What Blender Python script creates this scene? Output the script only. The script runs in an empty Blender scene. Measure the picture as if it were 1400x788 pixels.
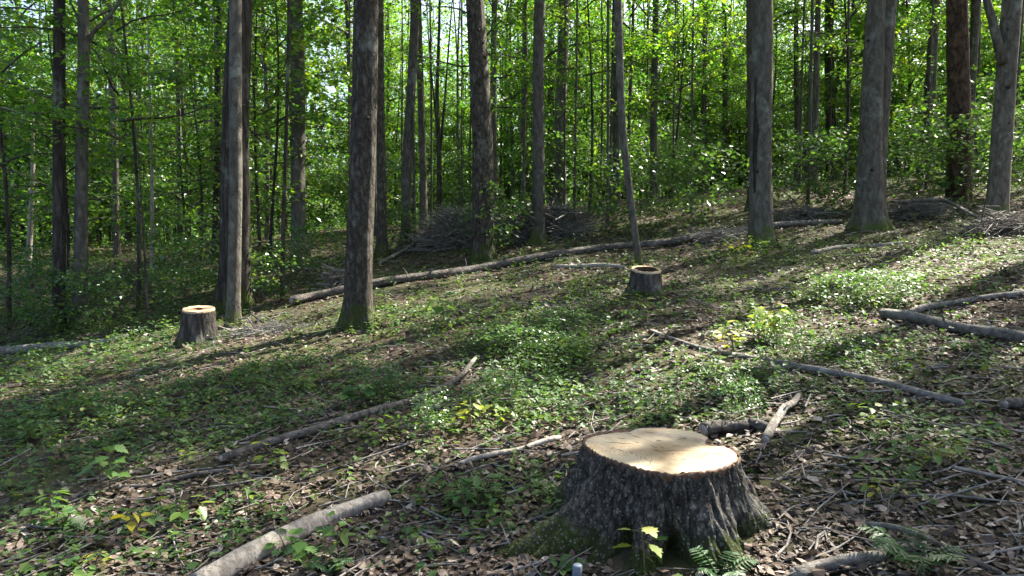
import bpy, math, random
import numpy as np
from mathutils import Vector

random.seed(7)
rng = np.random.default_rng(7)
C = bpy.context.scene.collection
SC = bpy.context.scene

# ------------------------------------------------------------------ camera, sky, sun, exposure
CAM_Z, PITCH, F = 1.70, math.radians(4.13), 1011.0          # F: focal length in pixels of a 1400 wide frame
cam = bpy.data.cameras.new('camera')
cam.lens, cam.sensor_width = 26.0, 36.0
cam.clip_start, cam.clip_end = 0.05, 600
camo = bpy.data.objects.new('camera', cam)
C.objects.link(camo)
camo.location = (0, 0, CAM_Z)
camo.rotation_euler = (math.pi / 2 - PITCH, 0, 0)
SC.camera = camo

SUN_EL, SUN_AZ = math.radians(50), math.radians(52)          # azimuth: from the view direction (+Y) to the right (+X)
w = bpy.data.worlds.new('World')
SC.world = w
w.use_nodes = True
nt = w.node_tree
bg = nt.nodes['Background']
sky = nt.nodes.new('ShaderNodeTexSky')
sky.sky_type = 'NISHITA'
sky.sun_disc = False
sky.sun_elevation, sky.sun_rotation = SUN_EL, SUN_AZ
sky.air_density, sky.dust_density, sky.ozone_density = 0.8, 4.0, 0.6
nt.links.new(sky.outputs[0], bg.inputs[0])
bg.inputs[1].default_value = 0.09
sl = bpy.data.lights.new('sun', 'SUN')
sl.energy, sl.angle, sl.color = 5.0, math.radians(0.5), (1.0, 0.93, 0.82)
so = bpy.data.objects.new('sun', sl)
C.objects.link(so)
sun_dir = Vector((math.sin(SUN_AZ) * math.cos(SUN_EL), math.cos(SUN_AZ) * math.cos(SUN_EL), math.sin(SUN_EL)))
so.rotation_euler = sun_dir.to_track_quat('Z', 'Y').to_euler()
so.location = (30, 30, 40)
SC.view_settings.view_transform = 'Standard'
SC.view_settings.look = 'None'
SC.view_settings.exposure = 2.35
SC.view_settings.gamma = 1.0
cy = SC.cycles
cy.max_bounces, cy.diffuse_bounces, cy.glossy_bounces, cy.transmission_bounces = 6, 4, 2, 4
cy.transparent_max_bounces = 4
cy.sample_clamp_indirect = 4.0
cy.caustics_reflective = cy.caustics_refractive = False

# ------------------------------------------------------------------ noise and terrain
def _h(ix, iy, iz=0):
    n = (ix * 374761393 + iy * 668265263 + iz * 2147483647 * 3 + 1013904223) & 0xFFFFFFFF
    n = ((n ^ (n >> 13)) * 1274126177) & 0xFFFFFFFF
    n = ((n ^ (n >> 16)) * 2246822519) & 0xFFFFFFFF
    return (n & 0xFFFF) / 32767.5 - 1.0

def vn2(x, y):
    x = np.asarray(x, float); y = np.asarray(y, float)
    ix = np.floor(x).astype(np.int64); iy = np.floor(y).astype(np.int64)
    fx = x - ix; fy = y - iy
    fx = fx * fx * (3 - 2 * fx); fy = fy * fy * (3 - 2 * fy)
    a = _h(ix, iy); b = _h(ix + 1, iy); c = _h(ix, iy + 1); d = _h(ix + 1, iy + 1)
    return (a * (1 - fx) + b * fx) * (1 - fy) + (c * (1 - fx) + d * fx) * fy

def vn3(x, y, z):
    iz = np.floor(z).astype(np.int64); fz = z - iz
    fz = fz * fz * (3 - 2 * fz)
    def sl_(k):
        ix = np.floor(x).astype(np.int64); iy = np.floor(y).astype(np.int64)
        fx = x - ix; fy = y - iy
        fx = fx * fx * (3 - 2 * fx); fy = fy * fy * (3 - 2 * fy)
        a = _h(ix, iy, k); b = _h(ix + 1, iy, k); c = _h(ix, iy + 1, k); d = _h(ix + 1, iy + 1, k)
        return (a * (1 - fx) + b * fx) * (1 - fy) + (c * (1 - fx) + d * fx) * fy
    return sl_(iz) * (1 - fz) + sl_(iz + 1) * fz

def terrain(x, y):
    x = np.asarray(x, float); y = np.asarray(y, float)
    yy = np.clip(y, 0, 17)
    z = 0.02 * np.clip(y, -60, 17) + 0.0045 * yy * yy
    t = np.clip(y - 17, 0, 10)
    z = z + 0.173 * t - 0.00865 * t * t
    z = z - 0.015 * np.clip(y - 32, 0, 200)
    z = z + 0.1 * np.clip(x, -10, 10) + 0.05 * (np.clip(x, -60, 60) - np.clip(x, -10, 10))
    return z

def ground_h(x, y):
    return (terrain(x, y) + 0.07 * vn2(np.asarray(x) * 0.55 + 9, np.asarray(y) * 0.55) +
            0.03 * vn2(np.asarray(x) * 1.7, np.asarray(y) * 1.7 + 5) + 0.012 * vn2(np.asarray(x) * 5.1, np.asarray(y) * 5.1))

def pix_dir(px, py):
    dx, dv = (px - 700) / F, (394 - py) / F
    return np.array([dx, math.cos(PITCH) + dv * math.sin(PITCH), -math.sin(PITCH) + dv * math.cos(PITCH)])

def at(px, py):
    """where the sight line of a photo pixel meets the ground"""
    d = pix_dir(px, py)
    t = np.arange(1.2, 60, 0.02)
    z = CAM_Z + d[2] * t - ground_h(d[0] * t, d[1] * t)
    k = np.nonzero(z <= 0)[0]
    t0 = t[k[0]] if len(k) else 26.0
    x, y = d[0] * t0, d[1] * t0
    return np.array([x, y, float(ground_h(x, y))])

def at_y(px, py, Y):
    d = pix_dir(px, py)
    t = Y / d[1]
    return np.array([d[0] * t, Y, CAM_Z + d[2] * t])

def at_z(px, py, Z):
    d = pix_dir(px, py)
    t = (Z - CAM_Z) / d[2]
    return np.array([d[0] * t, d[1] * t, Z])

# ------------------------------------------------------------------ mesh helpers
class MB:
    """collects vertices and faces of one mesh"""
    def __init__(s):
        s.v, s.f3, s.f4, s.t3, s.t4, s.n = [], [], [], [], [], 0
    def add(s, v, f, tint=None):
        v = np.asarray(v, np.float32); f = np.asarray(f, np.int64)
        if len(f) == 0: return
        tt = np.full(len(f), 0.5, np.float32) if tint is None else np.asarray(tint, np.float32)
        (s.f3 if f.shape[1] == 3 else s.f4).append(f + s.n)
        (s.t3 if f.shape[1] == 3 else s.t4).append(tt)
        s.v.append(v); s.n += len(v)
    def mesh(s, name, mat, smooth=True):
        v = np.concatenate(s.v)
        f3 = np.concatenate(s.f3) if s.f3 else np.zeros((0, 3), np.int64)
        f4 = np.concatenate(s.f4) if s.f4 else np.zeros((0, 4), np.int64)
        tint = np.concatenate(s.t3 + s.t4)
        me = bpy.data.meshes.new(name)
        me.vertices.add(len(v)); me.vertices.foreach_set('co', v.astype(np.float32).ravel())
        nl = f3.size + f4.size
        me.loops.add(nl)
        me.loops.foreach_set('vertex_index', np.concatenate([f3.ravel(), f4.ravel()]).astype(np.int32))
        np_ = len(f3) + len(f4)
        me.polygons.add(np_)
        st = np.concatenate([np.arange(len(f3)) * 3, f3.size + np.arange(len(f4)) * 4])
        me.polygons.foreach_set('loop_start', st.astype(np.int32))
        me.polygons.foreach_set('use_smooth', np.full(np_, smooth, bool))
        me.update(calc_edges=True)
        a = me.attributes.new('tint', 'FLOAT', 'FACE')
        a.data.foreach_set('value', tint.astype(np.float32))
        if mat: me.materials.append(mat)
        return me
    def build(s, name, mat, parent=None, smooth=True):
        return link(name, s.mesh(name, mat, smooth), parent)

def link(name, me, parent=None, loc=None):
    o = bpy.data.objects.new(name, me)
    C.objects.link(o)
    if parent is not None: o.parent = parent
    if loc is not None: o.location = [float(c) for c in loc]
    return o

def tag(o, label, cat, group=None, kind=None):
    o['label'] = label; o['category'] = cat
    if group: o['group'] = group
    if kind: o['kind'] = kind
    return o

def thing(name, label, cat, loc, group=None):
    o = bpy.data.objects.new(name, None)
    o.empty_display_size = 0.2
    C.objects.link(o)
    o.location = [float(c) for c in loc]
    return tag(o, label, cat, group)

def spline(P, n):
    """smooth curve through the points P"""
    P = np.asarray(P, float)
    if len(P) == 2:
        t = np.linspace(0, 1, n)[:, None]
        return P[0] * (1 - t) + P[1] * t
    Q = np.vstack([2 * P[0] - P[1], P, 2 * P[-1] - P[-2]])
    seg = np.linalg.norm(np.diff(P, axis=0), axis=1); cum = np.concatenate([[0], np.cumsum(seg)])
    out = []
    for s in np.linspace(0, cum[-1], n):
        i = min(np.searchsorted(cum, s, 'right') - 1, len(seg) - 1)
        t = (s - cum[i]) / max(seg[i], 1e-9)
        a, b, c, d = Q[i], Q[i + 1], Q[i + 2], Q[i + 3]
        out.append(0.5 * (2 * b + (c - a) * t + (2 * a - 5 * b + 4 * c - d) * t * t + (3 * b - a - 3 * c + d) * t ** 3))
    return np.array(out)

def tube(P, R, k=8, disp=None, cap=True):
    """tube of k sides along P with radius R; disp(theta, i, n) gives a radius factor"""
    P = np.asarray(P, float); n = len(P)
    R = np.broadcast_to(np.asarray(R, float), (n,))
    T = np.gradient(P, axis=0); T /= np.linalg.norm(T, axis=1)[:, None] + 1e-12
    up = np.array([1.0, 0, 0]) if abs(T[0][0]) < 0.8 else np.array([0, 1.0, 0])
    U = up - T * (T @ up)[:, None]; U /= np.linalg.norm(U, axis=1)[:, None] + 1e-12
    V = np.cross(T, U)
    th = np.arange(k) / k * 2 * math.pi
    fac = np.ones((n, k)) if disp is None else disp(th[None, :], np.arange(n)[:, None])
    rr = R[:, None] * fac
    v = P[:, None, :] + rr[..., None] * (np.cos(th)[None, :, None] * U[:, None, :] + np.sin(th)[None, :, None] * V[:, None, :])
    v = v.reshape(-1, 3)
    i = np.arange(n - 1)[:, None] * k; j = np.arange(k)[None, :]; j2 = (j + 1) % k
    f = np.stack([i + j, i + j2, i + k + j2, i + k + j], -1).reshape(-1, 4)
    if cap:
        v = np.vstack([v, P[0], P[-1]])
        a = n * k
        c0 = np.stack([np.full(k, a), (np.arange(k) + 1) % k, np.arange(k), np.arange(k)], -1)[:, :3]
        c1 = np.stack([np.full(k, a + 1), (n - 1) * k + np.arange(k), (n - 1) * k + (np.arange(k) + 1) % k], -1)
        return v, f, np.vstack([c0, c1])
    return v, f, np.zeros((0, 3), np.int64)

def add_tube(mb, P, R, k=8, disp=None, cap=True, tint=None):
    v, f, c = tube(P, R, k, disp, cap)
    n0 = mb.n
    mb.add(v, f, None if tint is None else np.full(len(f), tint))
    if len(c):
        mb.f3.append(c + n0); mb.t3.append(np.full(len(c), 0.5 if tint is None else tint, np.float32))

LEAF4 = (np.array([[0, 0, 0], [.48, .5, .12], [1, 0, -.06], [.48, -.5, .12]]), np.array([[0, 2, 1], [0, 3, 2]]))
LEAF6 = (np.array([[0, 0, 0], [.28, .46, .09], [.66, .36, .05], [1, 0, -.14], [.66, -.36, .05], [.28, -.46, .09], [.45, 0, -.02]]),
         np.array([[0, 6, 1], [1, 6, 2], [2, 6, 3], [3, 6, 4], [4, 6, 5], [5, 6, 0]]))
DEAD = (np.array([[0, 0, .0], [.3, .42, .22], [.7, .36, .05], [1, 0, .2], [.72, -.38, .16], [.28, -.44, .02]]),
        np.array([[0, 5, 1], [1, 5, 4], [1, 4, 2], [2, 4, 3]]))

def leaves(P, az, pitch, roll, L, W, shape=LEAF4):
    """leaf blades at P: az heading, pitch of the midrib, roll about it"""
    P = np.asarray(P, float); n = len(P)
    base, fc = shape
    ca, sa, cp, sp = np.cos(az), np.sin(az), np.cos(pitch), np.sin(pitch)
    X = np.stack([ca * cp, sa * cp, sp], -1)
    Y0 = np.stack([-sa, ca, np.zeros(n)], -1)
    Z0 = np.cross(X, Y0)
    cr, sr = np.cos(roll)[:, None], np.sin(roll)[:, None]
    Y = Y0 * cr + Z0 * sr
    Z = np.cross(X, Y)
    L = np.broadcast_to(L, (n,)); W = np.broadcast_to(W, (n,))
    v = (P[:, None, :] + (base[None, :, 0] * L[:, None])[..., None] * X[:, None, :]
         + (base[None, :, 1] * W[:, None])[..., None] * Y[:, None, :] + (base[None, :, 2] * W[:, None])[..., None] * Z[:, None, :])
    f = (np.arange(n) * len(base))[:, None, None] + fc[None]
    return v.reshape(-1, 3), f.reshape(-1, 3), len(fc)

def add_leaves(mb, P, az, pitch, roll, L, W, tint, shape=LEAF4):
    v, f, q = leaves(P, az, pitch, roll, L, W, shape)
    mb.add(v, f, np.repeat(np.broadcast_to(tint, (len(P),)), q))

# ------------------------------------------------------------------ materials
def newmat(name):
    m = bpy.data.materials.new(name); m.use_nodes = True
    m.node_tree.nodes.clear()
    return m, m.node_tree.nodes, m.node_tree.links

def ramp(N, stops, interp='LINEAR'):
    r = N.new('ShaderNodeValToRGB'); r.color_ramp.interpolation = interp
    e = r.color_ramp.elements
    while len(e) < len(stops): e.new(0.5)
    for i, (p, c) in enumerate(stops):
        e[i].position = p; e[i].color = (*c, 1)
    return r

def leafmat(name, stops, trans=0.5, gloss=0.07, rough=0.38, tgain=(2.5, 2.4, 0.65)):
    m, N, L = newmat(name)
    a = N.new('ShaderNodeAttribute'); a.attribute_name = 'tint'
    oi = N.new('ShaderNodeObjectInfo')
    mad = N.new('ShaderNodeMath'); mad.operation = 'MULTIPLY_ADD'; mad.inputs[1].default_value = 0.22
    L.new(oi.outputs['Random'], mad.inputs[0])
    sub = N.new('ShaderNodeMath'); sub.operation = 'SUBTRACT'; sub.inputs[1].default_value = 0.11
    L.new(a.outputs['Fac'], sub.inputs[0]); L.new(sub.outputs[0], mad.inputs[2])
    r = ramp(N, stops); L.new(mad.outputs[0], r.inputs[0])
    d = N.new('ShaderNodeBsdfDiffuse'); L.new(r.outputs[0], d.inputs[0])
    mul = N.new('ShaderNodeMix'); mul.data_type = 'RGBA'; mul.blend_type = 'MULTIPLY'; mul.inputs[0].default_value = 1
    L.new(r.outputs[0], mul.inputs[6]); mul.inputs[7].default_value = (*tgain, 1)
    t = N.new('ShaderNodeBsdfTranslucent'); L.new(mul.outputs[2], t.inputs[0])
    mx = N.new('ShaderNodeMixShader'); mx.inputs[0].default_value = trans
    L.new(d.outputs[0], mx.inputs[1]); L.new(t.outputs[0], mx.inputs[2])
    g = N.new('ShaderNodeBsdfGlossy'); g.inputs['Roughness'].default_value = rough; g.inputs[0].default_value = (1, 1, 1, 1)
    fr = N.new('ShaderNodeFresnel'); fr.inputs[0].default_value = 1.4
    fm = N.new('ShaderNodeMath'); fm.operation = 'MULTIPLY_ADD'; fm.inputs[1].default_value = 0.20; fm.inputs[2].default_value = gloss * 0.3
    L.new(fr.outputs[0], fm.inputs[0])
    m2 = N.new('ShaderNodeMixShader'); L.new(fm.outputs[0], m2.inputs[0]); L.new(mx.outputs[0], m2.inputs[1]); L.new(g.outputs[0], m2.inputs[2])
    o = N.new('ShaderNodeOutputMaterial'); L.new(m2.outputs[0], o.inputs[0])
    return m

M = {}
M['leaf'] = leafmat('forest leaf', [(0, (.026, .088, .030)), (.45, (.055, .140, .024)), (.8, (.105, .180, .020)), (1, (.18, .22, .025))], 0.58)
M['leaf_cool'] = leafmat('understorey leaf', [(0, (.032, .085, .032)), (.5, (.052, .125, .034)), (.85, (.085, .155, .035)), (1, (.12, .18, .04))], 0.45, 0.12, 0.33)
M['herb'] = leafmat('herb leaf', [(0, (.035, .085, .028)), (.5, (.060, .125, .030)), (.8, (.11, .165, .03)), (1, (.19, .20, .04))], 0.4, 0.05, 0.45)
M['sprig'] = leafmat('seedling leaf', [(0, (.045, .11, .035)), (.5, (.075, .155, .03)), (.8, (.16, .20, .025)), (1, (.30, .27, .02))], 0.4, 0.06, 0.42)
M['fern'] = leafmat('fern leaf', [(0, (.024, .07, .022)), (1, (.042, .10, .030))], 0.4, 0.06, 0.42)
M['dead'] = leafmat('dead leaf', [(0, (.028, .020, .014)), (.4, (.070, .050, .036)), (.7, (.130, .096, .071)), (.9, (.22, .172, .135)), (1, (.40, .34, .29))],
                    0.12, 0.03, 0.5, (1.1, .9, .7))

def barkmat(name, dark, mid, light, scale=(9, 9, 1.6), moss=0.0, spots=0.0, bump=0.6, crack=1.0, axis='Z', lich=(.30, .32, .27)):
    m, N, L = newmat(name)
    tc = N.new('ShaderNodeTexCoord')
    mp = N.new('ShaderNodeMapping'); mp.inputs['Scale'].default_value = scale
    L.new(tc.outputs['Object'], mp.inputs[0])
    n1 = N.new('ShaderNodeTexNoise'); n1.inputs['Scale'].default_value = 2.2; n1.inputs['Detail'].default_value = 7; n1.inputs['Roughness'].default_value = .68
    L.new(mp.outputs[0], n1.inputs[0])
    wv = N.new('ShaderNodeMix'); wv.data_type = 'VECTOR'; wv.inputs[0].default_value = 0.5
    L.new(mp.outputs[0], wv.inputs[4]); L.new(n1.outputs[1], wv.inputs[5])
    vo = N.new('ShaderNodeTexVoronoi'); vo.feature = 'DISTANCE_TO_EDGE'; vo.inputs['Scale'].default_value = 2.4
    L.new(wv.outputs[1], vo.inputs[0])
    cr = N.new('ShaderNodeMapRange'); cr.inputs[1].default_value = 0; cr.inputs[2].default_value = .22; L.new(vo.outputs[0], cr.inputs[0])
    r = ramp(N, [(.28, dark), (.5, mid), (.74, light)]); L.new(n1.outputs[0], r.inputs[0])
    mc = N.new('ShaderNodeMix'); mc.data_type = 'RGBA'; mc.blend_type = 'MULTIPLY'; mc.inputs[0].default_value = 0.75 * crack
    gr = ramp(N, [(0, (.30, .27, .25)), (.6, (1, 1, 1))]); L.new(cr.outputs[0], gr.inputs[0])
    L.new(r.outputs[0], mc.inputs[6]); L.new(gr.outputs[0], mc.inputs[7])
    col = mc.outputs[2]
    # large pale lichen blotches and dark stains
    n2 = N.new('ShaderNodeTexNoise'); n2.inputs['Scale'].default_value = 2.3; n2.inputs['Detail'].default_value = 5; n2.inputs['Roughness'].default_value = .62
    L.new(tc.outputs['Object'], n2.inputs[0])
    lr = ramp(N, [(.56, (0, 0, 0)), (.68, (.55, .55, .55))]); L.new(n2.outputs[0], lr.inputs[0])
    ml = N.new('ShaderNodeMix'); ml.data_type = 'RGBA'; L.new(lr.outputs[0], ml.inputs[0]); L.new(col, ml.inputs[6]); ml.inputs[7].default_value = (*lich, 1)
    col = ml.outputs[2]
    if moss:
        n3 = N.new('ShaderNodeTexNoise'); n3.inputs['Scale'].default_value = 3.1; n3.inputs['Detail'].default_value = 6; n3.inputs['Roughness'].default_value = .7
        mp3 = N.new('ShaderNodeMapping'); mp3.inputs['Location'].default_value = (7, 3, 1); L.new(tc.outputs['Object'], mp3.inputs[0]); L.new(mp3.outputs[0], n3.inputs[0])
        sp = N.new('ShaderNodeSeparateXYZ'); L.new(tc.outputs['Object'], sp.inputs[0])
        hz = N.new('ShaderNodeMapRange'); hz.inputs[1].default_value = 0.0; hz.inputs[2].default_value = moss; hz.inputs[3].default_value = .24; hz.inputs[4].default_value = -.12
        L.new(sp.outputs[2], hz.inputs[0])
        ad = N.new('ShaderNodeMath'); ad.operation = 'ADD'; L.new(n3.outputs[0], ad.inputs[0]); L.new(hz.outputs[0], ad.inputs[1])
        mr = ramp(N, [(.56, (0, 0, 0)), (.66, (.9, .9, .9))]); L.new(ad.outputs[0], mr.inputs[0])
        mm = N.new('ShaderNodeMix'); mm.data_type = 'RGBA'; L.new(mr.outputs[0], mm.inputs[0]); L.new(col, mm.inputs[6]); mm.inputs[7].default_value = (.075, .10, .018, 1)
        col = mm.outputs[2]
    if spots:
        v2 = N.new('ShaderNodeTexVoronoi'); v2.inputs['Scale'].default_value = 48; L.new(tc.outputs['Object'], v2.inputs[0])
        n4 = N.new('ShaderNodeTexNoise'); n4.inputs['Scale'].default_value = 6; L.new(tc.outputs['Object'], n4.inputs[0])
        sb = N.new('ShaderNodeMath'); sb.operation = 'MULTIPLY_ADD'; sb.inputs[1].default_value = -0.42; L.new(n4.outputs[0], sb.inputs[0]); L.new(v2.outputs[0], sb.inputs[2])
        sr = ramp(N, [(-0.0 + .0, (spots, spots, spots)), (.075, (0, 0, 0))]); L.new(sb.outputs[0], sr.inputs[0])
        ms = N.new('ShaderNodeMix'); ms.data_type = 'RGBA'; L.new(sr.outputs[0], ms.inputs[0]); L.new(col, ms.inputs[6]); ms.inputs[7].default_value = (.42, .42, .38, 1)
        col = ms.outputs[2]
    oi = N.new('ShaderNodeObjectInfo')
    hs = N.new('ShaderNodeHueSaturation'); L.new(col, hs.inputs[4])
    vr = N.new('ShaderNodeMapRange'); vr.inputs[3].default_value = .82; vr.inputs[4].default_value = 1.18; L.new(oi.outputs['Random'], vr.inputs[0]); L.new(vr.outputs[0], hs.inputs[2])
    b = N.new('ShaderNodeBsdfPrincipled'); L.new(hs.outputs[0], b.inputs[0]); b.inputs['Roughness'].default_value = .85
    b.inputs['Specular IOR Level'].default_value = .25
    bh = N.new('ShaderNodeMath'); bh.operation = 'MULTIPLY_ADD'; bh.inputs[1].default_value = .8 * crack; L.new(cr.outputs[0], bh.inputs[0]); L.new(n1.outputs[0], bh.inputs[2])
    bp = N.new('ShaderNodeBump'); bp.inputs['Strength'].default_value = bump; bp.inputs['Distance'].default_value = .035; L.new(bh.outputs[0], bp.inputs['Height'])
    L.new(bp.outputs[0], b.inputs['Normal'])
    o = N.new('ShaderNodeOutputMaterial'); L.new(b.outputs[0], o.inputs[0])
    return m

M['bark_brown'] = barkmat('furrowed brown bark', (.042, .036, .028), (.108, .094, .072), (.20, .176, .138), (11, 11, 4.0), moss=.5, bump=1.0)
M['bark_grey'] = barkmat('smooth grey bark', (.055, .050, .040), (.108, .100, .080), (.18, .168, .138), (6, 6, 2.4), moss=.45, bump=.7, crack=.6)
M['bark_dark'] = barkmat('dark furrowed bark', (.035, .030, .025), (.075, .064, .053), (.13, .112, .093), (9, 9, 1.3), moss=.6, bump=1.0)
M['bark_red'] = barkmat('flaking red brown bark', (.040, .026, .019), (.095, .060, .042), (.18, .115, .08), (6, 6, 2.6), moss=.2, bump=1.0, lich=(.24, .15, .10))
M['bark_far'] = barkmat('bark of background trees', (.055, .048, .040), (.105, .093, .078), (.17, .152, .13), (8, 8, 1.8), bump=.4)
M['bark_stump'] = barkmat('rough bark of stump', (.035, .031, .025), (.14, .126, .104), (.34, .315, .27), (20, 20, 11), moss=.30, spots=.7, bump=1.0, lich=(.22, .245, .225))
M['bark_log'] = barkmat('weathered bark of log', (.075, .067, .058), (.18, .164, .143), (.32, .298, .262), (7, 7, 7), bump=.7, crack=.6)
M['bark_log_dark'] = barkmat('damp bark of branch', (.060, .052, .044), (.13, .115, .098), (.22, .2, .172), (9, 9, 9), bump=.8, crack=.6)
M['bark_old'] = barkmat('grey bark of old stump', (.045, .038, .032), (.11, .095, .08), (.22, .20, .175), (9, 9, 2.2), moss=.10, bump=.9, lich=(.26, .27, .24))
M['wood_pale'] = barkmat('bare bleached wood', (.16, .14, .115), (.29, .26, .22), (.42, .385, .335), (12, 12, 3), bump=.5, crack=.4)
M['twig'] = barkmat('dry twig', (.085, .078, .07), (.18, .167, .15), (.33, .308, .28), (9, 9, 9), bump=.3, crack=.4)

def woodmat(name, cx, cy, pale, tan, ring_r):
    m, N, L = newmat(name)
    tc = N.new('ShaderNodeTexCoord')
    mp = N.new('ShaderNodeMapping'); mp.inputs['Location'].default_value = (-cx, -cy, 0); L.new(tc.outputs['Object'], mp.inputs[0])
    sx = N.new('ShaderNodeSeparateXYZ'); L.new(mp.outputs[0], sx.inputs[0])
    cb = N.new('ShaderNodeCombineXYZ'); L.new(sx.outputs[0], cb.inputs[0]); L.new(sx.outputs[1], cb.inputs[1])
    ln = N.new('ShaderNodeVectorMath'); ln.operation = 'LENGTH'; L.new(cb.outputs[0], ln.inputs[0])
    ns = N.new('ShaderNodeTexNoise'); ns.inputs['Scale'].default_value = 5; ns.inputs['Detail'].default_value = 3; L.new(cb.outputs[0], ns.inputs[0])
    wr = N.new('ShaderNodeMath'); wr.operation = 'MULTIPLY_ADD'; wr.inputs[1].default_value = .10; L.new(ns.outputs[0], wr.inputs[0]); L.new(ln.outputs['Value'], wr.inputs[2])
    sc = N.new('ShaderNodeMath'); sc.operation = 'MULTIPLY'; sc.inputs[1].default_value = ring_r; L.new(wr.outputs[0], sc.inputs[0])
    sn = N.new('ShaderNodeMath'); sn.operation = 'SINE'; L.new(sc.outputs[0], sn.inputs[0])
    rr = ramp(N, [(0, (.91, .88, .83)), (1, (1.03, 1.03, 1.03))]); L.new(sn.outputs[0], rr.inputs[0])
    hz = ramp(N, [(0, tan), (.10, tan), (.24, pale), (.40, tuple(c * 1.06 for c in pale))]); L.new(wr.outputs[0], hz.inputs[0])
    mu = N.new('ShaderNodeMix'); mu.data_type = 'RGBA'; mu.blend_type = 'MULTIPLY'; mu.inputs[0].default_value = 1; L.new(hz.outputs[0], mu.inputs[6]); L.new(rr.outputs[0], mu.inputs[7])
    st = N.new('ShaderNodeTexNoise'); st.inputs['Scale'].default_value = 7; st.inputs['Detail'].default_value = 6; st.inputs['Roughness'].default_value = .65; L.new(tc.outputs['Object'], st.inputs[0])
    sr = ramp(N, [(.34, (.72, .64, .52)), (.56, (1, 1, 1))]); L.new(st.outputs[0], sr.inputs[0])
    m2 = N.new('ShaderNodeMix'); m2.data_type = 'RGBA'; m2.blend_type = 'MULTIPLY'; m2.inputs[0].default_value = .8; L.new(mu.outputs[2], m2.inputs[6]); L.new(sr.outputs[0], m2.inputs[7])
    # saw scratches
    mp2 = N.new('ShaderNodeMapping'); mp2.inputs['Rotation'].default_value = (0, 0, .5); mp2.inputs['Scale'].default_value = (6, 90, 1); L.new(tc.outputs['Object'], mp2.inputs[0])
    n5 = N.new('ShaderNodeTexNoise'); n5.inputs['Scale'].default_value = 1; n5.inputs['Detail'].default_value = 4; L.new(mp2.outputs[0], n5.inputs[0])
    b = N.new('ShaderNodeBsdfPrincipled'); L.new(m2.outputs[2], b.inputs[0]); b.inputs['Roughness'].default_value = .7; b.inputs['Specular IOR Level'].default_value = .25
    bp = N.new('ShaderNodeBump'); bp.inputs['Strength'].default_value = .35; bp.inputs['Distance'].default_value = .004; L.new(n5.outputs[0], bp.inputs['Height']); L.new(bp.outputs[0], b.inputs['Normal'])
    o = N.new('ShaderNodeOutputMaterial'); L.new(b.outputs[0], o.inputs[0])
    return m

def plainmat(name, c1, c2, scale=8, rough=.8, bump=.3):
    m, N, L = newmat(name)
    tc = N.new('ShaderNodeTexCoord')
    n = N.new('ShaderNodeTexNoise'); n.inputs['Scale'].default_value = scale; n.inputs['Detail'].default_value = 6; n.inputs['Roughness'].default_value = .65; L.new(tc.outputs['Object'], n.inputs[0])
    r = ramp(N, [(.3, c1), (.7, c2)]); L.new(n.outputs[0], r.inputs[0])
    b = N.new('ShaderNodeBsdfPrincipled'); L.new(r.outputs[0], b.inputs[0]); b.inputs['Roughness'].default_value = rough; b.inputs['Specular IOR Level'].default_value = .25
    bp = N.new('ShaderNodeBump'); bp.inputs['Strength'].default_value = bump; bp.inputs['Distance'].default_value = .01; L.new(n.outputs[0], bp.inputs['Height']); L.new(bp.outputs[0], b.inputs['Normal'])
    o = N.new('ShaderNodeOutputMaterial'); L.new(b.outputs[0], o.inputs[0])
    return m
M['cambium'] = plainmat('torn inner bark', (.07, .042, .028), (.17, .10, .065), 40)
M['gouge'] = plainmat('dark saw gouge', (.05, .03, .015), (.12, .075, .04), 60)
M['scar'] = plainmat('blackened bark scar', (.012, .010, .008), (.05, .042, .033), 14, .9, .8)
M['rot'] = plainmat('rotten heartwood', (.02, .012, .007), (.11, .06, .03), 30)
M['moss'] = plainmat('cushion moss', (.035, .05, .010), (.10, .12, .025), 50, .95, 1.0)
M['stake'] = plainmat('blue grey stake', (.10, .13, .16), (.17, .21, .245), 25, .6)
M['stem'] = plainmat('green stem', (.06, .07, .025), (.12, .10, .05), 30)

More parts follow.
